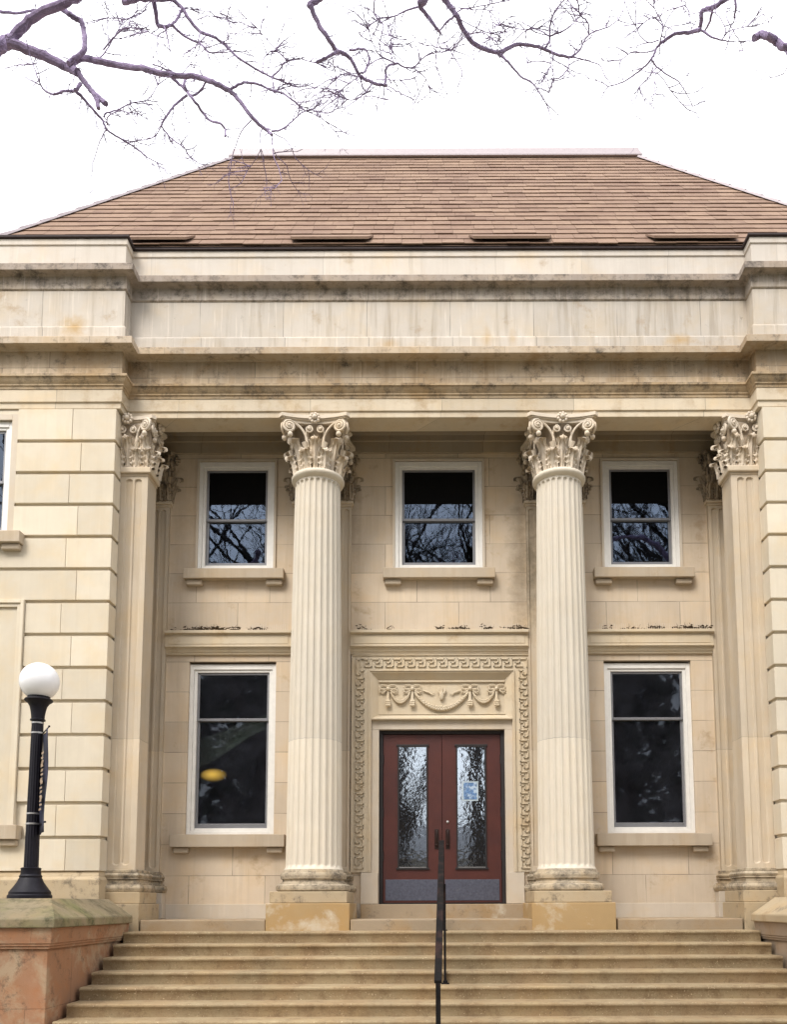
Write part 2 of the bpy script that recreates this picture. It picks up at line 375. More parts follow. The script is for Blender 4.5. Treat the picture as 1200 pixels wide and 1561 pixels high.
mb = MB(); mb.sweep([(-.08, 8.378), (.045, 8.378), (.045, 8.60), (.035, 8.622), (.012, 8.63), (.012, 9.197), (-.08, 9.197)], path)
mb.build('attic', M['attic'], B, bevel=.003)
mb = MB(); mb.sweep([(-.08, 9.198), (.016, 9.198), (.035, 9.215), (.035, 9.41), (-.08, 9.41)], path)
mb.build('attic_band', M['attic_band'], B, bevel=.003)
mb = MB(); mb.sweep([(-.08, 9.405), (.035, 9.405), (.06, 9.425), (.145, 9.43), (.15, 9.412), (.17, 9.412), (.17, 9.512), (.165, 9.516), (.01, 9.56), (-.08, 9.57)], path)
mb.build('attic_cornice', M['attic_cornice'], B, bevel=.004)
mb = MB(); mb.sweep([(-.12, 9.55), (0, 9.55), (0, 9.925), (.018, 9.93), (.018, 10.02), (-.5, 10.02)], path)
mb.build('parapet', M['parapet'], B, bevel=.004)
mb = MB(); mb.sweep([(-.6, 10.03), (-.02, 10.025), (.04, 10.025), (.05, 10.032), (.05, 10.060), (.04, 10.066), (-.02, 10.07), (-.6, 10.07)], path)
mb.build('gutter', M['gutter'], B)

# ---- wings: rusticated stone courses
courses = [7.36] + [6.886-.4778*i for i in range(14)]
for sgn in (-1, 1):
    nm = 'wing_wall'
    WC = 6.80                                         # wing window centre
    holesw = [(WC-.61, WC+.61, 5.47, 7.2), (WC-.6, WC+.6, 1.30, 4.0)]
    mb = MB(); m2 = MB()
    wall_cells(m2, HX+.04, 12.5, -1.6, 7.36, holesw, -1.29, -.9)
    m2.v = [(sgn*x, y, z) for x, y, z in m2.v]
    if sgn < 0: m2.f = [f[::-1] for f in m2.f]
    core = m2.build(nm, M['block'], B)
    # inner return of the wing beside the portico
    MB().box(sgn*(HX+.04), sgn*(HX+.5), -1.285, 0, -1.6, 7.36).build('wing_return', M['block'], B)
    rnd = random.Random(3+sgn)
    cuts = [5.31, 5.17, 5.32, 5.18, 5.33, 5.16, 5.36, 5.20, 5.30, 5.15, 5.35, 5.2, 5.31, 5.16]
    for k in range(14):
        z1 = courses[k]-(.048 if k else .01); z0 = courses[k+1]
        segs = []
        if k < 4: segs = [(HX, 6.10), (7.50, 12.4)]
        elif k < 6: segs = [(HX, 12.4)]
        elif k < 12: segs = [(HX, 5.87), (7.73, 12.4)]
        elif k == 12: segs = [(HX, 5.74), (7.86, 12.4)]
        else: segs = [(HX, 12.4)]
        for (a, b) in segs:
            x = a; first = True
            while x < b-.01:
                nx = (cuts[k] if first and a == HX else x+rnd.choice((.95, 1.15, 1.3)))
                if b-nx < .3: nx = b
                nx = min(nx, b); j = rnd.uniform(-.002, .002)
                yb = -1.07 if (first and a == HX) else -1.28
                mb.box(sgn*x, sgn*(nx-.0045), -1.335+j, yb, z0, z1)
                first = False; x = nx
    mb.build('rusticated_stone_courses', M['block'], B, bevel=.006)
    # base of the wing
    mb = MB(); mb.frustum((*sorted((sgn*HX, sgn*12.4)), -1.34, -1.0, .60), (*sorted((sgn*(HX+.02), sgn*12.4)), -1.30, -1.0, .675))
    mb.box(sgn*(HX-.03), sgn*12.4, -1.40, -1.06, .25, .55); mb.frustum((*sorted((sgn*(HX-.03), sgn*12.4)), -1.40, -1.0, .55), (*sorted((sgn*HX, sgn*12.4)), -1.345, -1.0, .60))
    mb.box(sgn*(HX-.03), sgn*12.4, -1.42, -1.06, -1.6, .25)
    mb.build('wing_base', M['die'], B, bevel=.006)

# ---- windows
def window(cx, h, z0, z1, yf, split, big, name='window', dark_refl=None, glassm='glassup', proud=.0, stone_rim=.07):
    """white frame in a stone opening, grey double-hung sash, panes"""
    fr = MB(); d = yf
    def rect(m, x0, x1, a, b, wd, ya, yb, wt=None, wb=None):
        wt = wt or wd; wb = wb or wd
        m.box(x0, x0+wd, ya, yb, a, b); m.box(x1-wd, x1, ya, yb, a, b)
        m.box(x0+wd, x1-wd, ya, yb, b-wt, b); m.box(x0+wd, x1-wd, ya, yb, a, a+wb)
    W = .10 if not big else .105
    rect(fr, cx-h, cx+h, z0, z1, W*.62, d, d+.12, wt=W*.8, wb=.05)
    rect(fr, cx-h+W*.62, cx+h-W*.62, z0+.05, z1-W*.8, W*.5, d+.02, d+.12, wt=W*.4, wb=.045)
    f = fr.build(name, M['white'], B, bevel=.004)
    a, b = z0+.095, z1-W*1.2; x0, x1 = cx-h+W*1.12, cx+h-W*1.12
    s1 = MB(); rect(s1, x0, x1, a, split+.02, .04, d+.075, d+.12, wt=.045, wb=.075 if big else .06); s1.build('lower_sash', M['grey'], f, bevel=.003)
    s2 = MB(); rect(s2, x0, x1, split-.02, b, .035, d+.045, d+.07, wt=.035, wb=.04); s2.build('upper_sash', M['grey'], f, bevel=.003)
    MB().box(x0+.035, x1-.035, d+.095, d+.10, a+.05, split).build('lower_pane', M[glassm], f)
    MB().box(x0+.03, x1-.03, d+.055, d+.06, split, b-.03).build('upper_pane', M[glassm], f)
    if dark_refl: MB().box(x0+.032, x1-.032, d+.050, d+.053, dark_refl, b-.034).build('reflection_panel', M['dark_refl'], f)  # sheet added as the dark reflection at the top of the pane
    return f
def sill(cx, h, ztop, zbot, yf, yb, f, blocks=.13, proj=.14):
    s = MB(); s.box(cx-h, cx+h, yf-proj, yb, zbot, ztop-.004); s.build('window_sill', M['sill'], f, bevel=.008)
    for sx in (-1, 1):
        x = cx+sx*(h-.155); MB().box(x-blocks, x+blocks, yf-proj+.05, yb, zbot-.09, zbot-.002).build('sill_bracket', M['sill'], f, bevel=.02)
for i, (c, h) in enumerate(UPW):
    f = window(c, h, UZ[0], UZ[1]-.01, -.015, 6.30, False, dark_refl=6.565)
    sill(c, h+.185, 5.45, 5.285, -.0, .1, f)
    # pale stone rim round the upper openings
    mb = MB(); 
    for x0, x1, z0, z1 in ((c-h-.035, c-h, 5.45, 7.295), (c+h, c+h+.035, 5.45, 7.295), (c-h, c+h, 7.26, 7.295)): mb.box(x0, x1, -.03, .02, z0, z1)
    mb.build('stone_rim', M['wallplain'], f)
for i, (c, h) in enumerate(LOW):
    f = window(c, h, LZ[0]+.012, LZ[1]-.03, .05, 3.08, True, glassm='glasslow')
    sill(c, h+.19, 1.27, 1.075, 0, .1, f, .12, .15)
for sgn in (-1, 1):
    cx = sgn*6.80
    f = window(cx, .61, 5.475, 7.195, -1.27, 6.30, False, glassm='glassup'); sill(cx, .87, 5.47, 5.30, -1.33, -1.2, f)
    mb = MB(); 
    for x0, x1, z0, z1 in ((cx-.70, cx-.61, 5.47, 7.29), (cx+.61, cx+.70, 5.47, 7.29), (cx-.61, cx+.61, 7.2, 7.29)): mb.box(x0, x1, -1.315, -1.26, z0, z1)
    mb.build('stone_rim', M['wallplain'], f, bevel=.004)
    f = window(cx, .58, 1.31, 3.93, -1.24, 3.0, True, glassm='glasslow'); sill(cx, 1.02, 1.30, 1.10, -1.33, -1.2, f)
    mb = MB(); mb.sweep([(-.01, 0), (.06, 0), (.06, .03), (.035, .05), (.035, .09), (.012, .11), (.012, .16), (-.01, .16)], [(0, 0), (1, 0)])
    # moulded stone surround with a plain lintel panel
    mb = MB(); prof = ((.93, .885, -1.375), (.885, .83, -1.355), (.83, .575, -1.325))
    for a, b, y in prof:
        zt = 4.49-(.93-a)
        mb.box(cx-a, cx-b, y, -1.25, 1.30, zt); mb.box(cx+b, cx+a, y, -1.25, 1.30, zt); 
        if b > .6: mb.box(cx-b, cx+b, y, -1.25, zt-(a-b), zt)
    mb.box(cx-.575, cx+.575, -1.325, -1.25, 4.0, 4.39)
    mb.build('stone_surround', M['block'], f, bevel=.005)

# ---- ledge (belt course) between pilasters
for a, b in ((-4.27, -2.30), (-1.385, 1.385), (2.30, 4.27)):
    mb = MB()
    prof = [(-.05, 4.085), (.035, 4.085), (.045, 4.11), (.06, 4.125), (.075, 4.16), (.085, 4.165), (.085, 4.18), (.10, 4.185), (.115, 4.19), (.115, 4.215), (.10, 4.22), (.10, 4.385), (.12, 4.395), (.15, 4.40), (.15, 4.445), (-.05, 4.47)]
    mb.sweep(prof, [(a, 0), (b, 0)]); 
    l = mb.build('ledge', M['surround'], B, bevel=.003)
    # raised border of the long panel
    m2 = MB(); m2.box(a+.05, b-.05, -.107, -.09, 4.235, 4.37); m2.build('ledge_panel', M['surround'], l, bevel=.004)
    # plastic bird spikes
    m3 = MB(); m3b = MB(); rnd = random.Random(int(a*10)); x = a+.06
    runs = {-4: ((-2.95, -2.32),), -1: ((-1.33, -.85), (-.45, 1.3)), 2: ((2.33, 4.2),)}[int(a)]
    while x < b-.05:
        for r_i, (p, q) in enumerate(runs):
          if p < x < q:
            (m3, m3b)[r_i].box(x, x+.009, -.10, -.092, 4.455, 4.455+rnd.uniform(.07, .11))
        x += .034
    m3.build('bird_spikes', M['wallplain'], l)
    if m3b.v: m3b.build('bird_spikes', M['wallplain'], l)

# ---- carved capitals
def leaf(mb, T, s0, w, H, c, n0, lean=.05, nu=12, nv=26, lobes=4.5, t0=0.0, turn=215, flare=0):
    rows = []
    for j in range(nv+1):
        v = j/nv; row = []
        vv = min(1, v/.66)
        if v <= .66: t = t0+H*vv; n = n0+lean*vv**1.7
        else:
            a = math.radians(turn)*(v-.66)/.34
            t = t0+H+c*math.sin(a); n = n0+lean+c*(1-math.cos(a))
        W = w*(.50+.54*math.sin(PI*min(1, v*.95+.05)))*(.90+.30*abs(math.sin(v*PI*lobes)))*(1 if v < .8 else 1-.55*(v-.8)/.2)
        for i in range(nu+1):
            u = -1+2*i/nu
            rid = .010*math.cos(u*PI*4)+.024*math.exp(-(u/.15)**2)+.022*abs(u)**1.5*math.sin(v*PI*lobes*2+.6)
            row.append(T(s0+W*u, t-.03*abs(u)*(1 if v < .66 else .4), n+rid-.022*u*u))
        rows.append(row)
    mb.grid(rows)
def spiral(mb, T, sc_, tc, R, sign, n_of, r0, turns=1.6, stem=None):
    pts = []; rad = []
    if stem:
        K = 9
        for i in range(K):
            q = i/K; p0, p1 = stem; p2 = (sc_-0*R, tc+R)
            s = (1-q)**2*p0[0]+2*q*(1-q)*p1[0]+q*q*p2[0]; t = (1-q)**2*p0[1]+2*q*(1-q)*p1[1]+q*q*p2[1]
            pts.append(T(s, t, n_of(s)-.02*(1-q))); rad.append(r0*(.7+.3*q))
    K = 30
    for i in range(K+1):
        q = i/K; a = PI/2-sign*q*turns*2*PI; r = R*(1-.80*q)
        s = sc_+r*math.cos(a); t = tc+r*math.sin(a)
        pts.append(T(s, t, n_of(s)+.015+.03*q)); rad.append(r0*(1-.45*q))
    mb.tube(pts, rad, 6); p = T(sc_, tc, n_of(sc_)+.045); mb.ball(p, r0*1.25, n=8)
def cap_face(mb, T, a, nf, flat, half=None):
    """volutes, helices, rosette for one face; a = where the volute eye sits; nf(s) = distance out"""
    sides = (-1, 1) if half is None else (half,)
    for sg in sides:
        mb.ball(T(sg*a, .585, nf(a)-.02), .062, n=12); spiral(mb, T, sg*a, .585, .092, sg, nf, .022, 1.9, ((sg*.10, .30), (sg*.13, .62)))
        mb.ball(T(sg*.088, .56, nf(.09)-.015), .036, n=10); spiral(mb, T, sg*.088, .560, .058, -sg, nf, .015, 1.6, ((sg*.11, .30), (sg*.17, .50)))
        p = T(sg*(a-.01), .46, nf(a)+.02); mb.ball(p, .040, n=10)
        # stalk sheath
        mb.tube([T(sg*.125, .16, nf(.1)-.05), T(sg*.13, .28, nf(.1)-.02), T(sg*.155, .37, nf(.15)+.0)], [.02, .03, .042], 7)
    # rosette on the abacus
    c = T(0, .715, nf(0)+.09); mb.ball(c, .038, n=10)
    for k in range(9):
        an = 2*PI*k/9; p = T(.062*math.cos(an), .715+.062*math.sin(an), nf(0)+.065); mb.ball(p, .026, n=7)
def abacus(mb, cx, cy, hx, hy, z0, dip=.085, corner=.05):
    for (za, zb, g) in ((z0+.655, z0+.70, -.045), (z0+.70, z0+.712, -.02), (z0+.716, z0+.768, 0.)):
        pts = []
        HXX, HYY = hx+g, hy+g; K = 12
        for side in range(4):
            for i in range(K+1):
                s = -1+2*i/K
                ex = (HXX if side % 2 == 0 else HYY); en = (HYY if side % 2 == 0 else HXX)
                al = s*(ex-corner); n = en-dip*(1-s*s)
                if side == 0: p = (al, -n)
                elif side == 1: p = (n, al)
                elif side == 2: p = (-al, n)
                else: p = (-n, -al)
                pts.append((cx+p[0], cy+p[1]))
        m = len(pts); mb.add([(x, y, za) for x, y in pts]+[(x, y, zb) for x, y in pts],
                             [tuple(range(m))[::-1], tuple(range(m, 2*m))]+[(i, (i+1) % m, m+(i+1) % m, m+i) for i in range(m)])
def round_capital(cx, cy, z0, parent):
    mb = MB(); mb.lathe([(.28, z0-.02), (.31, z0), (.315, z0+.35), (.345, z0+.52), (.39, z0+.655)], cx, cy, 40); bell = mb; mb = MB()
    for k in range(8):
        for tier in (0, 1):
            an = -PI/2 + (k+.5*(1-tier))*PI/4
            ca, sa = math.cos(an), math.sin(an)
            def T(s, t, n, ca=ca, sa=sa):
                # bend round the bell
                th = s/.36; c2, s2 = math.cos(th), math.sin(th)
                rx, ry = ca*c2-sa*s2, sa*c2+ca*s2
                return (cx+rx*n, cy+ry*n, z0+t)
            if tier == 0: leaf(mb, T, 0, .090, .225, .040, .355, .05)
            else:
                dg = k % 2 == 1
                leaf(mb, T, 0, .080, .385 if not dg else .40, .050 if not dg else .058, .335, .060 if not dg else .085)
        # little stems between
        an = -PI/2+(k+.25)*PI/4
        for q in (.0, .5):
            b_ = an+q*PI/4; mb.tube([(cx+.345*math.cos(b_), cy+.345*math.sin(b_), z0), (cx+.36*math.cos(b_), cy+.36*math.sin(b_), z0+.34)], .012, 5)
    for k in range(4):
        an = k*PI/2
        def T(s, t, n, an=an):
            x, y = s, -n; return (cx+x*math.cos(an)-y*math.sin(an), cy+x*math.sin(an)+y*math.cos(an), z0+t)
        cap_face(mb, T, .365, lambda s: .385+.38*s*s, False)
    abacus(mb, cx, cy, .52, .52, z0)
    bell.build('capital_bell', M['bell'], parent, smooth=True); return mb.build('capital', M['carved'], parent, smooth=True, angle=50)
def flat_capital(cx, cy, hx, hy, z0, parent, m, faces, name='capital'):
    mb = MB()
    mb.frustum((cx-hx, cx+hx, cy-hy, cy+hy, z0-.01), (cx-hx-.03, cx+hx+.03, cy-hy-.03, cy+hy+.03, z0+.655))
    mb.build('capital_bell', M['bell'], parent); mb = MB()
    for fc in faces:
        an = {'f': 0, 'r': PI/2, 'l': -PI/2}[fc]; H = hx if fc == 'f' else hy; D = hy if fc == 'f' else hx
        def T(s, t, n, an=an):
            x, y = s, -n; return (cx+x*math.cos(an)-y*math.sin(an), cy+x*math.sin(an)+y*math.cos(an), z0+t)
        if H > .2:
            cap_face(mb, T, H-.02, lambda s, D=D: D+.03+.10*(s/H)**2, True)
            pos = [(-H*.42, 0), (H*.42, 0), (-H*1.0, 0), (H*1.0, 0), (0, 1), (-H*.80, 1), (H*.80, 1)]
        else:
            cap_face(mb, T, H*.75, lambda s, D=D: D+.03, True); pos = [(0, 0), (-H, 0), (H, 0), (0, 1)]
        for s0, tier in pos:
            if tier == 0: leaf(mb, T, s0, min(.088, H*.34), .22, .034, D+.03, .04)
            else: leaf(mb, T, s0, min(.08, H*.30), .385, .048, D+.02, .06)
    abacus(mb, cx, cy, hx+.11, hy+.11, z0, dip=.06)
    return mb.build(name, m, parent, smooth=True, angle=50)

def flute_depth(a, z, za, zb, hw):
    if abs(a) >= 1: return 0
    e = 0
    if z > zb-hw: e = (z-(zb-hw))/hw
    if z < za+hw: e = ((za+hw)-z)/hw
    q = 1-a*a-e*e
    return math.sqrt(q) if q > 0 else 0
def zrings(z0, z1, za, zb, hw):
    zs = {z0, z1, za, zb}
    for k in range(9):
        zs.add(zb-hw*k/8*1.0); zs.add(za+hw*k/8)
    for k in range(1, 16): zs.add(za+hw+(zb-za-2*hw)*k/16)
    return sorted(zs)

# ---- the two free-standing columns
for sx, lab in ((-1, None), (1, None)):
    cx, cy = (1.812 if sx > 0 else -1.832), -.70
    rb, rt = .402, .338; z0, z1 = .70, 6.50
    za, zb = .735, 6.455; NF = 24; K = 10; n = NF*K
    def rad(z):
        q = (z-z0)/(z1-z0); r = rb+(rt-rb)*(q**1.35)
        if z < z0+.05: r += .022*(1-(z-z0)/.05)**2
        return r
    mb = MB(); rows = []
    for z in zrings(z0, z1, za, zb, .043):
        row = []; R = rad(z)
        for i in range(n):
            an = 2*PI*i/n; ph = (i % K)/K*2-1
            d = .026*flute_depth(ph/.80, z, za, zb, .043)
            row.append((cx+(R-d)*math.cos(an), cy+(R-d)*math.sin(an), z))
        row.append(row[0]); rows.append(row)
    mb.grid(rows)
    col = mb.build('column', M['column'], B, smooth=True, angle=60)
    mb = MB(); mb.lathe([(.30, 6.48), (.345, 6.485), (.36, 6.50), (.385, 6.515), (.398, 6.54), (.398, 6.56), (.385, 6.585), (.355, 6.60), (.30, 6.60)], cx, cy, 72)
    mb.build('astragal', M['column'], col, smooth=True, angle=60)
    round_capital(cx, cy, 6.60, col)
    mb = MB(); mb.lathe([(.43, .385), (.50, .387), (.525, .405), (.535, .44), (.525, .475), (.50, .492), (.475, .494), (.472, .512), (.447, .52), (.438, .545), (.452, .565), (.470, .568), (.470, .582), (.476, .60), (.478, .625), (.466, .65), (.44, .655), (.438, .67), (.425, .70), (.3, .70)], cx, cy, 80)
    mb.build('base', M['basem'], col, smooth=True, angle=35)
    mb = MB(); mb.box(cx-.535, cx+.535, cy-.535, cy+.535, .226, .385); mb.build('upper_plinth', M['die'], col, bevel=.01)
    mb = MB(); mb.box(cx-.575, cx+.575, cy-.585, cy+.575, -.16, .223); mb.build('lower_plinth', M['plinth'], col, bevel=.012)
    MB().box(cx-.40, cx+.40, -.72, -.32, 7.372, 7.9).build('impost_block', M['arch'], col, bevel=.005)

def fluted_face(mb, axis, c0, c1, fixed, out, z0, z1, fw=.098, fil=.026, depth=.038):
    """flat fluted face. axis 'x': runs in X at Y=fixed facing -Y ; axis 'y': runs in Y at X=fixed facing out"""
    za, zb = z0+.06, z1-.07; L = c1-c0; k = max(1, int((L-fil*1.5)//(fw+fil))); pitch = fw+fil; st = (L-(k*pitch-fil))/2
    us = {0., L}
    for i in range(k):
        for q in range(13): us.add(round(st+i*pitch+fw*q/12, 5))
    us = sorted(us); rows = []
    for z in zrings(z0, z1, za, zb, fw/2):
        row = []
        for u in us:
            d = 0
            for i in range(k):
                a = (u-(st+i*pitch))/fw*2-1
                if abs(a) < 1: d = depth*flute_depth(a, z, za, zb, fw/2)
            if axis == 'x': row.append((c0+u, fixed+d, z))
            else: row.append((fixed-out*d, c0+u, z))
        rows.append(row)
    mb.grid(rows, flip=(axis == 'y' and out < 0))

def pil_base(mb, x0, x1, y0, y1):
    def ring(e, a, b):
        mb.box(x0-e, x1+e, y0-e, y1, a, b)
    cyl = lambda e, a, b: mb.frustum((x0-e+.02, x1+e-.02, y0-e+.02, y1, a), (x0-e, x1+e, y0-e, y1, (a+b)/2)).frustum((x0-e, x1+e, y0-e, y1, (a+b)/2), (x0-e+.02, x1+e-.02, y0-e+.02, y1, b))
    cyl(.115, .387, .492); ring(.07, .493, .515); ring(.04, .515, .565); ring(.065, .566, .582); cyl(.07, .583, .655); ring(.03, .656, .70)

# ---- wall pilasters (behind the columns and at the ends)
for cx0, hw in ((-1.84, .455), (1.84, .455), (-4.49, .225), (4.49, .225)):
    x0, x1 = cx0-hw, cx0+hw
    mb = MB(); mb.box(x0, x1, -.06, .01, .70, 6.50)
    fluted_face(mb, 'x', x0, x1, -.0805, -1, .70, 6.50)
    mb.add([(x0, -.08, .70), (x0, -.05, .70), (x0, -.05, 6.50), (x0, -.08, 6.50)], [(3, 2, 1, 0)]); mb.add([(x1, -.08, .70), (x1, -.05, .70), (x1, -.05, 6.50), (x1, -.08, 6.50)], [(0, 1, 2, 3)])
    p = mb.build('pilaster', M['anta'], B, smooth=True, angle=40)
    mb = MB(); mb.box(x0-.035, x1+.035, -.12, .01, 6.503, 6.56); mb.box(x0-.015, x1+.015, -.10, .01, 6.47, 6.502); mb.build('astragal', M['anta'], p, bevel=.012)
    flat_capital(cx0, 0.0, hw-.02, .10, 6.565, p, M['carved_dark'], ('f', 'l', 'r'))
    mb = MB(); pil_base(mb, x0, x1, -.08, .01); mb.build('base', M['basem'], p, bevel=.008)
    mb = MB(); mb.box(x0-.10, x1+.10, -.19, .01, .0, .225); mb.box(x0-.085, x1+.085, -.175, .01, .226, .386); mb.build('plinth', M['wallplain'], p, bevel=.006)
# ---- antae attached to the wings
for sg in (-1, 1):
    xa, xb = sg*4.285, sg*4.70; x0, x1 = min(xa, xb), max(xa, xb)
    mb = MB(); 
    mb.box(x0+.022, x1, -1.035, -.68, .70, 6.50) if sg > 0 else mb.box(x0, x1-.022, -1.035, -.68, .70, 6.50)
    fluted_face(mb, 'x', x0, x1, -1.06, -1, .70, 6.50, fw=.105)
    fluted_face(mb, 'y', -1.06, -.68, xa, -sg, .70, 6.50, fw=.26, depth=.008, fil=.05)
    p = mb.build('corner_pilaster', M['anta'], B, smooth=True, angle=40)
    mb = MB(); e = .05
    for ee, a, b in ((.015, 6.47, 6.502), (.05, 6.503, 6.595)):
        mb.box(xa-sg*ee, xb, -1.06-ee, -.66, a, b)
    mb.build('astragal', M['anta'], p, bevel=.015)
    flat_capital(sg*4.585, -.86, .305, .195, 6.60, p, M['carved'], ('f', 'l' if sg > 0 else 'r'))
    mb = MB()
    if sg > 0: pil_base(mb, xa, 4.8, -1.06, -.5)
    else: pil_base(mb, -4.8, xa, -1.06, -.5)
    mb.build('base', M['basem'], p, bevel=.008)
    mb = MB(); mb.box(xa-sg*.115, xb, -1.06-.115, -.45, .226, .386); mb.box(xa-sg*.145, xb, -1.06-.235, -.42, -.16, .223)
    mb.build('plinth', M['die'], p, bevel=.008)

# ---- doorway surround with key pattern and garland panel
S = MB(); yk = -.035
S.box(DX-1.39, DX-1.135, yk, .02, .69, 4.063); S.box(DX+1.135, DX+1.39, yk, .02, .69, 4.063); S.box(DX-1.135, DX+1.135, yk, .02, 3.83, 4.063)
S.box(DX-1.40, DX-1.385, yk-.02, .02, .69, 4.07); S.box(DX+1.385, DX+1.40, yk-.02, .02, .69, 4.07); S.box(DX-1.385, DX+1.385, yk-.02, .02, 4.06, 4.075)
sur = S.build('door_surround', M['surround'], B, bevel=.004)
mb = MB()   # inner moulding
for k, (a, b, y) in enumerate(((1.135, 1.118, yk-.022), (1.118, 1.095, yk-.005))):
    mb.box(DX-a, DX-b, y, .02, .69, 3.83-(1.135-a)); mb.box(DX+b, DX+a, y, .02, .69, 3.83-(1.135-a)); mb.box(DX-b, DX+b, y, .02, 3.83-(1.135-b), 3.83-(1.135-a))
mb.build('inner_moulding', M['surround'], sur, bevel=.003)
for s_ in (-1, 1): MB().box(DX+s_*.985, DX+s_*1.245, -.045, .05, .212, .685).build('surround_foot', M['wallplain'], sur, bevel=.005)
mb = MB(); 
mb.box(DX-1.094, DX-.975, .02, .3, .212, 2.903); mb.box(DX+.975, DX+1.094, .02, .3, .212, 2.903); mb.box(DX-1.094, DX+1.094, .02, .3, 2.905, 3.058)
mb.build('door_casing', M['wallplain'], sur, bevel=.004)
# key pattern
mb = MB(); U = .0336; bw = .0068; yb = yk+.002; yf = yk-.021
def keybar(p, q):
    x0, x1 = sorted((p[0], q[0])); z0, z1 = sorted((p[1], q[1])); mb.box(x0-bw, x1+bw, yf, yb, z0-bw, z1+bw)
cell = [(0, 0), (0, 4), (3.6, 4), (3.6, 2), (1.8, 2), (1.8, 0), (5, 0)]
nh = 15; pit = 2.52/nh
for i in range(nh):
    pts = [(DX-1.26+i*pit+x*pit/5*1.0, 3.885+z*.029) for x, z in cell]
    for a, b in zip(pts, pts[1:]): keybar(a, b)
nv = 19; pv = (3.86-.75)/nv
for sg in (-1, 1):
    for i in range(nv):
        pts = [(DX+sg*(1.325-z*.029), .75+i*pv+x*pv/5) for x, z in cell]
        for a, b in zip(pts, pts[1:]): keybar(a, b)
for sg in (-1, 1):
    keybar((DX+sg*1.325, 3.86), (DX+sg*1.325, 4.0)); keybar((DX+sg*1.325, 4.0), (DX+sg*1.22, 4.0))
mb.build('key_pattern', M['surround'], sur)
# recessed garland panel
mb = MB(); z0, z1, zi0, zi1 = 3.062, 3.795, 3.14, 3.69; X0, X1, XI0, XI1 = DX-1.094, DX+1.094, DX-.985, DX+.985
yo, yi = yk, .055
A = [(X0, yo, z0), (X1, yo, z0), (X1, yo, z1), (X0, yo, z1)]; I = [(XI0, yi, zi0), (XI1, yi, zi0), (XI1, yi, zi1), (XI0, yi, zi1)]
O = [(X0-.01, yo, z0-.001), (X1+.01, yo, z0-.001), (X1+.01, yo, 3.835), (X0-.01, yo, 3.835)]
mb.add(A+I, [(0, 1, 5, 4), (1, 2, 6, 5), (2, 3, 7, 6), (3, 0, 4, 7), (4, 5, 6, 7)])
mb.box(X0, X1, yo-.012, .1, 3.05, 3.072)
mb.box(X0, X1, yo-.002, .0, z1-.002, 3.812)
mb.sweep([(0, 0), (.0, 0)], [(0, 0), (.001, 0)], False) if False else None
mb.box(XI0, XI1, yi-.03, yi+.01, zi1-.035, zi1-.004); mb.box(XI0, XI1, yi-.018, yi+.01, zi0+.004, zi0+.02)
mb.build('frieze_panel', M['surround'], sur, bevel=.002)
mb = MB(); g = yi-.012
def swag(x0, x1, zt, dip, r):
    K = 22; pts = []; rr = []
    for i in range(K+1):
        q = i/K; x = x0+(x1-x0)*q; z = zt-dip*(1-(2*q-1)**2)**.85; pts.append((x, g-.01, z)); rr.append(r*(.55+.45*math.sin(PI*q)))
    mb.tube(pts, rr, 7)
    for i in range(1, K):
        x, y, z = pts[i]
        for s in (-1, 1): mb.ball((x, y-rr[i]*.55, z+s*rr[i]*.5), rr[i]*.62, n=7)
B4 = [DX-.865, DX-.465, DX+.435, DX+.865]; B4 = [DX-.835, DX-.455, DX+.445, DX+.86]
swag(B4[0]+.04, B4[1]-.04, 3.50, .16, .030); swag(B4[2]+.04, B4[3]-.04, 3.50, .16, .030); swag(B4[1]+.03, B4[2]-.03, 3.50, .265, .038)
for x in B4:
    mb.ball((x, g-.03, 3.545), .034, n=9)
    for s in (-1, 1):
        for (rx, rz, ox, oz) in ((.062, .036, .07, .035), (.045, .026, .095, -.025)):
            K = 12; mb.tube([(x+s*(ox+rx*math.cos(2*PI*i/K)), g-.015, 3.545+oz+rz*math.sin(2*PI*i/K)) for i in range(K+1)], .010, 5)
        mb.tube([(x+s*.02, g-.02, 3.53), (x+s*.09, g-.015, 3.48), (x+s*.12, g-.012, 3.50), (x+s*.155, g-.01, 3.47)], [.012, .011, .009, .004], 5)
    mb.tube([(x, g-.015, 3.52), (x-.004, g-.015, 3.40), (x, g-.018, 3.34)], [.018, .025, .040], 7)
    for k in range(3):
        for s in (-1, 0, 1): mb.ball((x+s*.022, g-.035, 3.345-.03*k), .023, n=7)
mb.tube([(DX, g-.01, 3.38), (DX, g-.02, 3.44), (DX, g-.02, 3.50)], [.03, .045, .025], 7)
for s in (-1, 0, 1): mb.tube([(DX, g-.015, 3.44), (DX+s*.05, g-.02, 3.50), (DX+s*.06, g-.02, 3.55+.03*(s == 0))], [.015, .018, .008], 6)
for s in (-1, 1): mb.tube([(DX+s*.42-s*.13, g-.01, 3.52), (DX+s*.2, g-.01, 3.49), (DX+s*.16, g-.01, 3.46), (DX+s*.11, g-.01, 3.49)], [.012, .016, .01, .005], 5)
mb.build('garland_relief', M['surround'], sur, smooth=True, angle=50)

# threshold
mb = MB(); mb.box(DX-1.235, DX+1.235, -.16, .35, -.01, .208); mb.build('threshold_step', M['landing'], B, bevel=.01)
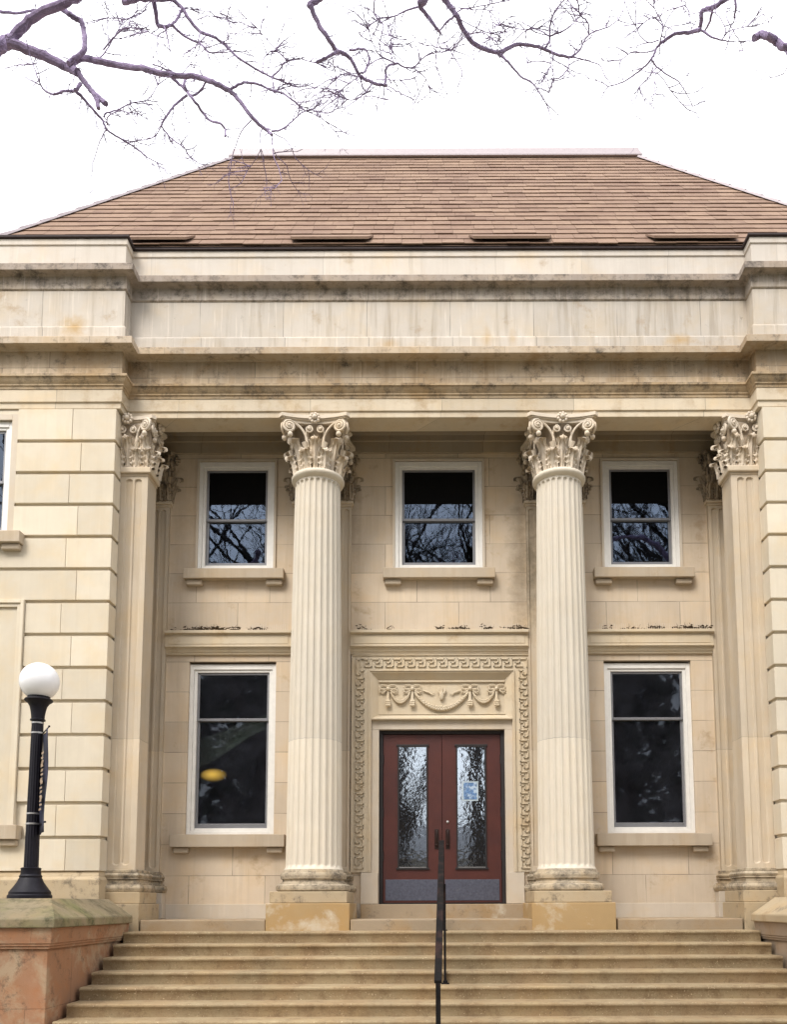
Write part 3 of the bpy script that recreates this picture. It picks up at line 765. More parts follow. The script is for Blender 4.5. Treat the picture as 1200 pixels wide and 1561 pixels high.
# door frame + leaves
mb = MB(); yd = .13
mb.box(DX-.974, DX-.918, yd-.03, yd+.12, .211, 2.903); mb.box(DX+.918, DX+.974, yd-.03, yd+.12, .211, 2.903); mb.box(DX-.918, DX+.918, yd-.03, yd+.12, 2.848, 2.903)
mb.box(DX-.918, DX+.918, yd-.02, yd+.12, .211, .226)
mb.build('door_frame', M['doorframe'], B, bevel=.004)
for sg in (-1, 1):
    a, b = (DX-.912, DX-.004) if sg < 0 else (DX+.004, DX+.912)
    gx0, gx1 = (DX-.675, DX-.235) if sg < 0 else (DX+.235, DX+.675)
    mb = MB(); wall_cells(mb, a, b, .232, 2.842, [(gx0, gx1, .765, 2.655)], yd, yd+.05)
    d = mb.build('door', M['doorwood'], B, bevel=.002)
    mb = MB()
    for x0, x1, z0, z1 in ((gx0-.014, gx0+.008, .75, 2.67), (gx1-.008, gx1+.014, .75, 2.67), (gx0-.035, gx1+.035, 2.655, 2.685), (gx0-.035, gx1+.035, .735, .765)): mb.box(x0, x1, yd-.022, yd-.001, z0, z1)
    mb.build('glass_trim', M['doorframe'], d, bevel=.004)
    MB().box(gx0, gx1, yd+.02, yd+.026, .765, 2.655).build('pane', M['glassdoor'], d)
    MB().box(gx0+.01, gx1-.01, yd-.012, yd-.002, .767, .775).build('sill_strip', M['steel'], d)
    k0, k1 = (a+.035, b-.035); MB().box(k0, k1, yd-.006, yd-.001, .262, .583).build('kick_plate', M['kick'], d, bevel=.002)
    hx = DX+sg*.085; mb = MB(); mb.box(hx-.032, hx+.032, yd-.007, yd-.001, 1.05, 1.36); hp = mb.build('handle_plate', M['handle'], d, bevel=.01)
    mb = MB(); mb.tube([(hx, yd-.005, 1.33), (hx, yd-.05, 1.325), (hx, yd-.06, 1.29), (hx, yd-.055, 1.17), (hx, yd-.03, 1.12), (hx, yd-.005, 1.11)], .010, 8); mb.ball((hx, yd-.02, 1.115), .026, n=10)
    mb.build('handle', M['handle'], hp, smooth=True)
    if sg > 0: mb = MB(); mb.ball((hx, yd-.005, 1.47), .022, 1, .5, 1, n=12); mb.build('lock', M['steel'], d, smooth=True)
    for z in (.95, 1.62, 2.45):
        x = DX+sg*.916; mb = MB(); mb.tube([(x, yd-.012, z-.07), (x, yd-.012, z+.07)], .013, 8); mb.build('hinge', M['doorframe'], d, smooth=True)
    # glazing bars seen in the lower half
    mb = MB()
    for x in ((gx1-.09,) if sg < 0 else (gx0+.155, gx0+.30, gx0+.37)): mb.box(x-.005, x+.005, yd+.028, yd+.034, 1.15 if sg < 0 else 1.02, 1.78)
    for z in (1.32, 1.44): mb.box(gx0 if sg > 0 else gx0+.2, gx1, yd+.028, yd+.034, z-.006, z+.006)
    mb.build('glazing_bar', M['doorframe'], d)

# ---- interior shell: floors, partition walls (dark rooms behind the glass)
mb = MB()
mb.box(-12.3, 12.3, .4, 9.5, -.25, .19); mb.box(-12.3, 12.3, .4, 9.5, 4.45, 4.75); mb.box(-12.3, 12.3, .4, 9.5, 9.2, 9.5)
mb.box(-12.3, 12.3, 4.2, 4.4, .19, 9.2); mb.box(-12.3, 12.3, 9.5, 9.8, -1.6, 9.9)
for x in (-1.9, 1.9): mb.box(x-.08, x+.08, .4, 4.2, .19, 9.2)
for s in (-1, 1): mb.box(s*4.75, s*4.9, -.9, 4.2, -.2, 9.2); mb.box(s*12.3, s*12.5, -1.0, 9.5, -1.6, 9.9)
mb.build('interior', M['dark'], B)
MB().box(2.2, 4.6, 2.2, 2.5, .2, 2.55).build('inner_partition', M['warmdark'], B)

# ---- roof
ER, ZE = -1.12, 10.085; YR = 3.0; ZR = 15.44; XE, XR = 6.95, 4.11; YB = YR*2-ER
slope = Vector((0, YR-ER, ZR-ZE)); SL = slope.length; sdir = slope.normalized(); nrm = Vector((0, -sdir.z, sdir.y))
def roofmat():
    m, t, b = mat('brown_tan_shingles'); geo = N(t, 'ShaderNodeNewGeometry'); P = geo.outputs['Position']
    col = mixc(t, geo.outputs['Random Per Island'], (.185, .12, .088), (.24, .163, .118))
    col = mixc(t, ramp(t, noise_(t, P, 1.3, 6), .4, .7, 0, .45), col, (.31, .215, .15))
    col = mixc(t, ramp(t, noise_(t, P, 9, 6, .7), .5, .75, 0, .6), col, (.13, .075, .06))
    col = mixc(t, ramp(t, noise_(t, P, 1, 5, .6, 0, (1.2, 1.2, 14)), .5, .75, 0, .35), col, (.12, .065, .055))
    t.links.new(col, b.inputs['Base Color']); b.inputs['Roughness'].default_value = .9; b.inputs['Specular IOR Level'].default_value = .15
    bp = N(t, 'ShaderNodeBump'); bp.inputs['Strength'].default_value = .4; bp.inputs['Distance'].default_value = .01
    t.links.new(noise_(t, P, 40, 4), bp.inputs['Height']); t.links.new(bp.outputs[0], b.inputs['Normal']); return m
M['roof'] = roofmat()
mb = MB(); rnd = random.Random(5); NR = 24
def xat(q): return XE+(XR-XE)*q
for i in range(NR):
    q0, q1 = i/NR, min(1, (i+1.25)/NR)
    base = Vector((0, ER, ZE)); lift = .024+rnd.choice((-.006, -.003, 0, .004, .012))
    # every tile is its own slab; the butt line wavers a little
    x = -xat(q0)-rnd.uniform(0, .3); rowlift = .020+rnd.choice((0, 0, .002, .004, .004, .016))
    while x < xat(q0)-.01:
        nx = x+rnd.uniform(.27, .36); l2 = rowlift+rnd.uniform(-.003, .004); th = .015; dq = rnd.uniform(-.012, .006)/SL
        xa_, xb_ = max(x, -xat(q0)), min(nx-.004, xat(q0)); x = nx
        if xb_-xa_ < .02: continue
        a0 = base+sdir*SL*(q0+dq)+nrm*(l2); a1 = base+sdir*SL*q1+nrm*.004
        def cl(X, q): return max(-xat(q), min(xat(q), X))
        t1 = a0-nrm*th
        vs = [(xa_, a0.y, a0.z), (xb_, a0.y, a0.z), (cl(xb_, q1), a1.y, a1.z), (cl(xa_, q1), a1.y, a1.z)]
        vs += [(xa_, t1.y, t1.z), (xb_, t1.y, t1.z), (cl(xb_, q1), a1.y, a1.z-.02), (cl(xa_, q1), a1.y, a1.z-.02)]
        mb.add(vs, [(0, 1, 2, 3), (0, 4, 5, 1), (7, 6, 5, 4), (0, 3, 7, 4), (1, 5, 6, 2)])
# under-sheet and the other slopes
E0, E1, E2, E3 = (-XE, ER, ZE), (XE, ER, ZE), (XE, YB, ZE), (-XE, YB, ZE); R0, R1 = (-XR, YR, ZR), (XR, YR, ZR)
dn = lambda p: (p[0], p[1], p[2]-.02)
mb.add([dn(E0), dn(E1), dn(R1), dn(R0)], [(0, 1, 2, 3)]); mb.add([E1, E2, R1], [(0, 1, 2)]); mb.add([E3, E0, R0], [(0, 1, 2)]); mb.add([E2, E3, R0, R1], [(0, 1, 2, 3)])
roof = mb.build('roof', M['roof'], B)
mb = MB(); mb.frustum((-XR-.12, XR+.12, YR-.10, YR+.10, ZR-.02), (-XR-.04, XR+.04, YR-.07, YR+.07, ZR+.15)); mb.box(-XR-.1, XR+.1, YR-.16, YR-.07, ZR-.10, ZR-.05)
mb.build('ridge_cap', M['ridge'], roof, bevel=.01)
for sg in (-1, 1):
    mb = MB(); n = 16
    for i in range(n):
        p = Vector((sg*XE, ER, ZE)).lerp(Vector((sg*XR, YR, ZR)), i/n); q = Vector((sg*XE, ER, ZE)).lerp(Vector((sg*XR, YR, ZR)), (i+1.1)/n)
        up = Vector((sg*.25, -.35, .9)).normalized()*.05; sd_ = Vector((1, .6*sg, 0)).normalized()*.07
        mb.add([p+up-sd_, p+up+sd_, q+up*.6+sd_, q+up*.6-sd_, p-sd_*1.2, p+sd_*1.2, q+sd_*1.2, q-sd_*1.2], [(0, 1, 2, 3), (0, 4, 5, 1), (0, 3, 7, 4), (1, 5, 6, 2), (3, 2, 6, 7), (7, 6, 5, 4)])
    mb.build('hip_cap', M['ridge'], roof)
MB().box(-12.4, 12.4, -.5, 9.7, 9.9, 10.03).build('flat_roof', M['gutter'], B)
# raised snow-guard flaps above the gutter
for p0, p1 in ((197, 285), (445, 562), (722, 838), (997, 1125)):
    xa, xb = at(p0, 372, -1.1).x, at(p1, 372, -1.1).x
    mb = MB(); s0, s1 = .06, .42
    a0 = Vector((0, ER, ZE))+sdir*s0+nrm*.095; a1 = Vector((0, ER, ZE))+sdir*s1+nrm*.035
    mb.add([(xa, a0.y, a0.z), (xb, a0.y, a0.z), (xb+.06, a1.y, a1.z), (xa-.06, a1.y, a1.z), (xa, a0.y+.01, a0.z-.035), (xb, a0.y+.01, a0.z-.035), (xb+.06, a1.y, a1.z-.03), (xa-.06, a1.y, a1.z-.03)],
           [(0, 1, 2, 3), (0, 4, 5, 1), (0, 3, 7, 4), (1, 5, 6, 2), (7, 6, 5, 4)])
    mb.build('snow_flap', M['roof'], roof)
    MB().box(xa+.01, xb-.01, ER+.03, ER+.06, ZE-.01, ZE+.075).build('flap_opening', M['gutter'], roof)

# ================================================================== steps
R_, T_ = .1484, .34
def nz(x, k): return noise.noise(Vector((x*1.3, k*3.7, 0)))
mb = MB(); XS = 4.22; prof = []
NS = 11
for k in range(0, NS+1):
    zt = -R_*k; yf = -1.29 - T_*k if k else -1.275
    zb = zt-R_-.01; yb_ = -1.29-T_*(k-1)+.02 if k else -.0
    # each tread is a worn slab with a rounded nose
    n = 90; rows = [[] for _ in range(8)]
    for i in range(n+1):
        x = -XS+2*XS*i/n; e = .006*nz(x, k)+.003*nz(x*6, k+9); c = .004*nz(x*2.5, k+20)
        pr = [(yb_, zt+c*.3), (yf+.06, zt+c*.5), (yf+.022, zt-.001), (yf+.008+e, zt-.006), (yf+e, zt-.020), (yf+.004+e, zt-.040), (yf+.016, zt-.048), (yf+.016, zb)]
        for j, (y, z) in enumerate(pr): rows[j].append((x, y, z))
    if k == 0: continue
    mb.grid(rows, flip=True)
stairs = mb.build('stone_steps', M['step'], None, smooth=True, angle=75)
tag(stairs, 'wide flight of worn tan stone steps climbing to the portico', 'steps')
mb = MB()
segs = [(-4.12, -2.412), (-1.248, 1.248), (2.412, 4.12)]
for a, b in segs: mb.box(a, b, -1.275, -1.0, -.165, 0)
mb.box(-4.75, 4.75, -1.0, .05, -.165, -.001); ld = mb.build('landing', M['landing'], stairs, bevel=.014)

# ================================================================== cheek pedestals
def pedestal(sg, label):
    RM_ = M['red'] if sg < 0 else M['ped2']
    t = thing('stair_pedestal', (sg*5.4, -2.6, -1.65), label, 'pedestal', 'pedestals flanking the steps')
    xi, xo = 4.28, 7.6; y0, y1 = -3.72, -1.43
    def bx(m, e, za, zb, e2=None):
        e2 = e if e2 is None else e2
        a = (xi-e, xo, y0-e, y1, za); b = (xi-e2, xo, y0-e2, y1, zb)
        A_ = [(min(sg*q[0], sg*q[1]), max(sg*q[0], sg*q[1]), q[2], q[3], q[4]) for q in (a, b)]
        m.frustum(*A_)
    mb = MB(); bx(mb, 0, -1.65, -.262); mb.build('shaft', RM_, t, bevel=.01)
    mb = MB(); bx(mb, .03, -.262, -.232); bx(mb, .045, -.232, -.205); bx(mb, .055, -.205, -.035, .07); mb.build('moulding', RM_, t, bevel=.006)
    mb = MB(); bx(mb, .11, -.035, .062); 
    a = (xi-.105, xo, y0-.105, y1, .062); b = (xi+.22, xo, y0+.52, y1, .285)
    A_ = [(min(sg*q[0], sg*q[1]), max(sg*q[0], sg*q[1]), q[2], q[3], q[4]) for q in (a, b)]; mb.frustum(*A_)
    mb.build('coping', M['coping'] if sg < 0 else M['die'], t, bevel=.012)
    return t
pedestal(-1, 'red sandstone pedestal with mossy sloped coping, carrying the globe lamp')
pedestal(1, 'stone pedestal with pale coping at the right end of the steps')

# ================================================================== lamp
lx, ly = at(45, 1364, -2.75).x, -2.75
zb = .286
L = thing('street_lamp', (lx, ly, zb), 'black fluted lamp post with round white globe on the mossy pedestal', 'street lamp')
sca = (at(45, 1011, ly).z-zb)/(2.80)
Z = lambda z: zb+z*sca
mb = MB(); mb.lathe([(.0, Z(0)), (.25, Z(0)), (.25, Z(.035)), (.235, Z(.05)), (.235, Z(.075)), (.215, Z(.10)), (.185, Z(.14)), (.15, Z(.19)), (.135, Z(.225)), (.125, Z(.24)), (.13, Z(.26)), (.115, Z(.28)), (.112, Z(.335)), (.118, Z(.35)), (.10, Z(.36)), (.0, Z(.36))], lx, ly, 24)
mb.build('base', M['black'], L, smooth=True, angle=30)
mb = MB(); rows = []
for z, r in ((.355, .084), (.8, .080), (1.4, .074), (2.0, .069), (2.12, .066)):
    row = []
    for i in range(96):
        a = 2*PI*i/96; rr = r*(1-.06*abs(math.cos(a*8))); row.append((lx+rr*math.cos(a), ly+rr*math.sin(a), Z(z)))
    row.append(row[0]); rows.append(row)
mb.grid(rows); mb.build('pole', M['black'], L, smooth=True)
mb = MB(); mb.lathe([(.05, Z(2.09)), (.088, Z(2.10)), (.088, Z(2.115)), (.075, Z(2.12)), (.078, Z(2.16)), (.088, Z(2.22)), (.10, Z(2.27)), (.125, Z(2.31)), (.155, Z(2.33)), (.165, Z(2.345)), (.155, Z(2.36)), (.13, Z(2.365)), (.13, Z(2.43)), (.10, Z(2.44)), (0, Z(2.44))], lx, ly, 32)
mb.build('collar', M['black'], L, smooth=True, angle=30)
gr = .232
mb = MB(); mb.ball((lx, ly, Z(2.80)-gr), gr, n=48); mb.build('globe', M['globe'], L, smooth=True, angle=80)
for z, r in ((2.06, .072), (1.94, .074), (.98, .083), (.86, .085)):
    mb = MB(); mb.lathe([(r-.02, Z(z)), (r, Z(z)), (r, Z(z)+.02), (r-.02, Z(z)+.02)], lx, ly, 24); mb.build('strap', M['steel'], L, smooth=True, angle=30)
# banner hung from the pole, seen nearly edge on
bdir = Vector((.42, -1, 0)).normalized(); bl = .50
def bpt(q, z, off=0): 
    p = Vector((lx, ly, 0))+Vector((.07, .0, 0))+bdir*bl*q+Vector((1, .42, 0)).normalized()*off; return (p.x, p.y, Z(z))
bdir = Vector((.52, -.854, 0)).normalized()
mb = MB(); rows = []
for i in range(9):
    q = i/8; rows.append([bpt(q, 1.93-.01*j-(1.07*j/12)+.0, .012*math.sin(q*5+j*.6)) for j in range(13)])
mb.grid(rows)
ban = mb.build('banner', plain('dark_blue_banner_cloth', (.012, .014, .03), .8, c2=(.03, .03, .07), scale=6), None, smooth=True)
md = ban.modifiers.new('solid', 'SOLIDIFY'); md.thickness = .004
tag(ban, 'dark narrow banner with tan letters hung along the lamp post', 'banner')
for z in (1.945, .86):
    mb = MB(); mb.tube([bpt(-.05, z), bpt(1.08, z-.01)], .008, 6); mb.ball(bpt(1.1, z-.01), .014, n=8); mb.build('banner_arm', M['black'], ban, smooth=True)
mb = MB()
for k in range(7):
    z = 1.68-.10*k; rows = []
    for j in range(7):
        a = j/6; rows.append([bpt(.25+.42*u+.06*math.sin(a*PI*2+k), z-.075*a, -.02-.012*math.sin(u*3)) for u in (0, .5, 1)])
    if k % 2: mb.grid(rows)
    else: mb.grid(rows[:3]); mb.grid(rows[4:])
mb.build('banner_lettering', plain('tan_print', (.34, .25, .17), .8), ban)

# ================================================================== handrail
H = thing('handrail', (-.03, -3.2, -.9), 'black metal handrail running down the middle of the steps', 'handrail')
ra, rb_ = Vector((.005, -1.30, 1.02)), Vector((-.085, -4.95, -.62))
ra.z = at(670, 1283, ra.y).z-.0; rb_.z = at(666, 1497, rb_.y).z
d = (rb_-ra).normalized(); sdv = Vector((1, 0, 0)); upv = sdv.cross(d).normalized(); 
if upv.z < 0: upv = -upv
mb = MB(); ww, hh = .036, .018
vs = []
for p in (ra-d*.02, rb_):
    for a, b in ((-ww, -hh), (ww, -hh), (ww, hh), (-ww, hh)): vs.append(p+sdv*a+upv*b)
mb.add(vs, [(0, 1, 2, 3), (7, 6, 5, 4), (0, 4, 5, 1), (1, 5, 6, 2), (2, 6, 7, 3), (3, 7, 4, 0)])
mb.build('rail', M['rail'], H, bevel=.008)
def post(Y, zf, x, hw=.014):
    q = (Y-ra.y)/(rb_.y-ra.y); zr = ra.z+(rb_.z-ra.z)*q; xr = ra.x+(rb_.x-ra.x)*q
    mb = MB(); mb.box(x-hw, x+hw, Y-.02, Y+.02, zf, zr-.02); 
    pp = mb.build('post', M['rail'], H, bevel=.004)
    mb = MB(); mb.box(x-.045, x+.05, Y-.045, Y+.045, zf, zf+.014); mb.box(x-.025, x+.028, Y-.03, Y+.03, zf+.014, zf+.04); mb.build('flange', M['rail'], pp, bevel=.004)
post(-1.42, -R_*1, .025); post(-1.36-.34*4+.05, -R_*5, .02); post(-4.93, -R_*11, -.085, .023)

# ================================================================== notice behind the door glass
nb = MB(); x0, x1 = DX+.315, DX+.565; zt, zb2 = 2.105, 1.80; y = yd+.012
nb.box(x0, x1, y, y+.004, zb2, zt)
no = nb.build('notice', plain('notice_border', (.42, .50, .55), .5), None); tag(no, 'small blue notice with white border taped to the right door glass', 'notice')
MB().box(x0+.022, x1-.022, y-.003, y-.001, zb2+.022, zt-.02).build('printed_sheet', plain('blue_printed_sheet', (.10, .19, .36), .4, c2=(.45, .55, .66), scale=30, var=.5, th=(.5, .6)), no)

# ================================================================== added shapes for the green and yellow marks in the left window
mb = MB(); rows = []
for i in range(15):
    q = i/14; row = []
    for j in range(9):
        a = j/8; pt = at(296+114*q, 1128-40*q+(42-16*q)*a+3*math.sin(q*6), 1.0); x = pt.x; z = pt.z+.02*math.sin(j*2.2+q*3)
        row.append((x, 1.0+.06*math.sin(a*9+q*2), z))
    rows.append(row)
mb.grid(rows); dr = mb.build('green_swath', plain('pale_green_sheet', (.62, .78, .66), .9, var=.2, scale=5), None, smooth=True)  # sheet added for the green swath in the glass
dr.modifiers.new('s', 'SOLIDIFY').thickness = .006; tag(dr, 'pale green diagonal swath in the lower left window, added as a sheet behind the glass', 'green_swath')
m, t, b = mat('glowing_yellow_spot'); b.inputs['Base Color'].default_value = (.8, .5, .08, 1); b.inputs['Emission Color'].default_value = (1., .62, .10, 1); b.inputs['Emission Strength'].default_value = .7
geo = N(t, 'ShaderNodeTexCoord'); gl = N(t, 'ShaderNodeVectorMath', operation='LENGTH'); mp = N(t, 'ShaderNodeMapping')
mp.inputs['Location'].default_value = (-1, 0, -1); mp.inputs['Scale'].default_value = (2, 0, 2); t.links.new(geo.outputs['Generated'], mp.inputs[0]); t.links.new(mp.outputs[0], gl.inputs[0])
t.links.new(ramp(t, gl.outputs['Value'], .15, .98, .75, 0), b.inputs['Emission Strength']); b.inputs['Base Color'].default_value = (.08, .06, .02, 1)  # glow fades towards the rim to blur the added yellow spot
lt = thing('yellow_spot', (-3.6, 1.5, .19), 'blurred yellow spot in the lower left window, added as a glowing ball behind the glass', 'glow')
mb = MB(); q_ = at(326, 1182, 1.5); mb.ball((q_.x, 1.5, q_.z), .24, 1, .5, .50, n=32); mb.build('spot_ball', m, lt, smooth=True)
mb = MB(); mb.lathe([(.14, .19), (.14, .22), (.02, .25), (.015, q_.z-.05)], q_.x, 1.5, 12); mb.build('spot_stand', M['black'], lt, smooth=True)  # support added under the glowing ball

# ================================================================== dead leaves on the ledges
def litter(xa, xb, clumps, label, seed):
    mb = MB(); rnd = random.Random(seed)
    for (c, wd, cnt) in clumps:
        for _ in range(cnt):
            x = c+rnd.gauss(0, wd); x = max(xa, min(xb, x)); y = -rnd.uniform(.03, .13); z = 4.458+abs(rnd.gauss(0, .022))
            a, b_ = rnd.uniform(0, 6.28), rnd.uniform(-.8, .8); l, h_ = rnd.uniform(.02, .05), rnd.uniform(.008, .016)
            dx, dy, dz = math.cos(a)*l, math.sin(a)*l*.5, abs(b_)*l
            mb.add([(x-dx, y-dy, z), (x, y-h_, z+h_), (x+dx, y+dy, z+dz), (x, y+h_, z-h_*.4+.004)], [(0, 1, 2, 3)])
        for _ in range(cnt//5):
            x = c+rnd.gauss(0, wd*.8); p = Vector((x, -.09, 4.455)); q = p+Vector((rnd.uniform(-.09, .09), rnd.uniform(-.02, .02), rnd.uniform(.02, .11)))
            mb.tube([p, (p+q)/2+Vector((.01, 0, .01)), q], [.003, .0025, .0015], 4)
    o = mb.build('dead_leaves', plain('dry_brown_leaves', (.075, .05, .03), .9, var=.5, scale=40), None); tag(o, label, 'leaves', None, 'stuff')
litter(-4.25, -2.33, [(-3.85, .13, 70), (-3.5, .08, 45), (-3.2, .05, 25), (-2.9, .04, 18), (-2.75, .04, 14)], 'dry dark leaf litter lying on the ledge above the lower left window', 1)
litter(-1.37, 1.37, [(-1.2, .05, 12), (-.75, .05, 10), (.35, .10, 50), (.02, .05, 14), (.75, .05, 22), (1.2, .10, 50)], 'dry leaf litter lying on the ledge above the carved doorway', 2)
litter(2.32, 4.25, [(2.6, .05, 12), (3.0, .08, 16), (3.38, .08, 40), (3.9, .12, 80), (4.15, .06, 30)], 'dry leaf litter lying on the ledge above the lower right window', 3)

# ================================================================== ground
mb = MB(); mb.add([(-400, -400, -1.64), (400, -400, -1.64), (400, 400, -1.64), (-400, 400, -1.64)], [(0, 1, 2, 3)])
g = mb.build('lawn', plain('winter_lawn', (.10, .105, .045), .95, var=.3, scale=3, c2=(.14, .12, .07), th=(.4, .6)), None); g['kind'] = 'structure'; g['label'] = 'flat winter lawn'
mb = MB(); mb.add([(-2.6, -60, -1.635), (2.6, -60, -1.635), (2.6, -9, -1.635), (-2.6, -9, -1.635), (-8, -9, -1.635), (8, -9, -1.635), (8, -1.5, -1.635), (-8, -1.5, -1.635)], [(0, 1, 2, 3), (4, 5, 6, 7)])
g = mb.build('path', stone('concrete_path', (.36, .34, .30), .1, streak=0), None); g['kind'] = 'structure'

# ================================================================== trees
def smooth_path(pts, k=5):
    P = [Vector(p) for p in pts]; P = [P[0]*2-P[1]]+P+[P[-1]*2-P[-2]]; o = []
    for i in range(1, len(P)-2):
        for j in range(k):
            t = j/k; a, b, c, d = P[i-1], P[i], P[i+1], P[i+2]
            o.append(.5*((2*b)+(c-a)*t+(2*a-5*b+4*c-d)*t*t+(3*b-a-3*c+d)*t**3))
    o.append(P[-2]); return o
def twiglet(mb, p, d, L, r, depth, rnd):
    n = 4; pts = [p]; dd = d.copy()
    for i in range(n):
        dd = (dd+Vector((rnd.uniform(-1, 1), rnd.uniform(-1, 1), rnd.uniform(-1, 1)))*.28).normalized(); pts.append(pts[-1]+dd*L/n)
    mb.tube(pts, [r*(1-.6*i/n) for i in range(n+1)], 3 if r < .006 else 4, cap=False)
    if depth > 0:
        for i in range(1, n+1):
            if rnd.random() < .75:
                e = (dd+Vector((rnd.uniform(-1, 1), rnd.uniform(-1, 1), rnd.uniform(-1, 1)))*.95).normalized()
                twiglet(mb, pts[i], e, L*rnd.uniform(.35, .65), r*.62, depth-1, rnd)
def limb(tr, pix, Y, w0, w1, dens=1., seed=1, wob=.4, y1=None):
    """a limb read off the photograph: pixel polyline at distance plane Y (drifting to y1), widths in photo pixels"""
    rnd = random.Random(seed); y1 = Y+rnd.uniform(-wob, wob) if y1 is None else y1
    n = len(pix); P = []
    for i, (x, y) in enumerate(pix):
        yy = Y+(y1-Y)*i/max(1, n-1)+(0 if i == 0 else rnd.uniform(-.06, .06)); P.append(at(x, y, yy))
    sp = smooth_path(P, 5); k = len(sp); S = (Y-CAM.y)*1.08/F_PX/2
    rad = []
    for i in range(k):
        q = i/(k-1); w_ = (w0+(w1-w0)*q**.8)*(1.22 if w0 < 7 else 1.05); rad.append(max(.0037, S*w_*(1+.05*rnd.uniform(-1, 1)*(w_ > 3))))
    sp2 = [p+Vector((rnd.uniform(-1, 1), rnd.uniform(-1, 1), rnd.uniform(-1, 1)))*min(.007, .10*rad[i]+.002) for i, p in enumerate(sp)]
    tgt = tr['limb'] if w0 > 3.4 else tr['twig']
    tgt.tube(sp2, rad, 10 if w0 > 6 else 6 if w0 > 3 else 4)
    # side twigs
    m = sum((sp[i+1]-sp[i]).length for i in range(k-1)); cnt = int(m*dens*11)
    for _ in range(cnt):
        q = rnd.random()**.7; i = min(k-2, int(q*(k-1))); p = sp[i].lerp(sp[i+1], rnd.random()); t = (sp[i+1]-sp[i]).normalized()
        e = (t*.5+Vector((rnd.uniform(-1, 1), rnd.uniform(-.5, .5), rnd.uniform(-1, .8)))).normalized()
        L = rnd.uniform(.05, .24)*(1.1 if w1 < 2 else .6); twiglet(tr['twig'], p, e, L, .0052, 1 if rnd.random() < .7 else 2, rnd)
    e = (sp[-1]-sp[-2]).normalized()
    if w1 < 1.8:
        for _ in range(int(.5+3.2*dens)): twiglet(tr['twig'], sp[-1], (e+Vector((rnd.uniform(-1, 1), rnd.uniform(-.5, .5), rnd.uniform(-1, 1)))*.7).normalized(), rnd.uniform(.12, .35), .0050, 2, rnd)
def finish(tr, parent):
    tr['limb'].build('limb', M['bark'], parent, smooth=True); tr['twig'].build('twigs', M['twig'], parent, smooth=True)
def new(): return {'limb': MB(), 'twig': MB()}
# --- tree on the left
T1 = thing('bare_tree', (-7.4, -6.8, -1.64), 'bare tree reaching thick gnarled purplish limbs in from the upper left corner', 'tree')
tr = new(); YL = -6.0
def LB(p, w0, w1, dens=1., dy=0., **k): limb(tr, p, YL+dy, w0, w1, dens, seed=len(tr['limb'].v)+len(tr['twig'].v), **k)
LB([(-60, 120), (-28, 92), (0, 70), (15, 62)], 22, 18, .5)
LB([(12, 64), (35, 40), (60, 21), (95, 6), (128, -10), (165, -28), (200, -20), (236, -4)], 14, 9, .9)
LB([(10, 64), (45, 77), (80, 92), (105, 104), (118, 111)], 15, 11, 1.6, wob=.1)
LB([(116, 108), (132, 130), (145, 148), (150, 166)], 9, 6, .4, wob=.1); LB([(143, 142), (153, 152), (161, 158)], 6, 7, 0, wob=.1)
LB([(103, 98), (125, 89), (150, 93), (180, 99), (215, 104), (250, 113), (285, 116), (305, 118), (325, 126), (348, 137)], 9.5, 6.5, .8)
LB([(347, 136), (362, 150), (385, 180), (408, 200), (414, 205)], 6, 3.5, .8); LB([(414, 205), (415, 218), (418, 240), (424, 255), (430, 275)], 2, 1, .2)
LB([(95, 14), (110, 25), (123, 33), (128, 50), (129, 70), (125, 80), (112, 90), (103, 97)], 6.5, 6, .5)
LB([(122, 128), (116, 136), (108, 139), (95, 139), (80, 144), (65, 135), (57, 118), (50, 98)], 5, 1.2, 1.2)
LB([(115, 138), (128, 152), (142, 168), (155, 182), (163, 198), (185, 212), (205, 225), (225, 240), (238, 247)], 4.2, 1.2, .9)
LB([(158, 178), (162, 172), (180, 167), (200, 157), (225, 152), (240, 130)], 2.4, 1, 1.2); LB([(163, 195), (152, 215), (146, 235), (141, 248)], 1.4, .8, .3); LB([(163, 190), (164, 178), (180, 170), (200, 172)], 1.8, 1, .8)
LB([(262, 118), (280, 135), (295, 152), (310, 173), (320, 184), (335, 188), (343, 197), (343, 208)], 4, 2.4, .5)
LB([(285, 145), (268, 158), (255, 175), (246, 190), (250, 198), (262, 212), (280, 225), (290, 240)], 3.4, 1, 1.2)
LB([(246, 192), (232, 210), (205, 215)], 1.5, 1, 1); LB([(283, 120), (281, 131), (291, 146), (303, 140), (316, 122)], 3.6, 2.4, .4)
LB([(350, 136), (372, 126), (395, 129), (412, 137), (430, 142), (445, 152), (460, 165), (468, 170)], 3.6, 1.5, .8); LB([(468, 170), (490, 180), (511, 200)], 1.2, .8, .6)
LB([(414, 200), (430, 197), (445, 185), (460, 172), (480, 165)], 2.4, 1.2, 1); LB([(383, 183), (368, 200), (360, 220), (354, 240), (348, 276)], 1.6, .8, .25)
LB([(412, 197), (400, 197), (396, 210), (397, 228), (388, 245), (377, 260)], 1.6, .8, .5); LB([(416, 203), (435, 213), (445, 228), (450, 241)], 1.2, .7, .2); LB([(397, 225), (402, 240), (402, 252)], 1, .7, .2)
LB([(414, 218), (420, 235), (437, 252)], 1., .7, .3)
LB([(188, 4), (210, -2), (236, -1), (262, -2)], 9, 6, .4, dy=.3)
LB([(233, -2), (237, 20), (240, 37), (252, 41), (262, 39), (280, 55), (305, 67), (320, 80), (345, 80)], 7.5, 1.6, .7, dy=.3)
LB([(258, -4), (275, 10), (290, 32), (305, 48), (325, 56), (345, 70), (365, 90), (395, 108), (420, 120), (440, 128), (450, 132)], 5.2, 1.8, 1.1, dy=.3)
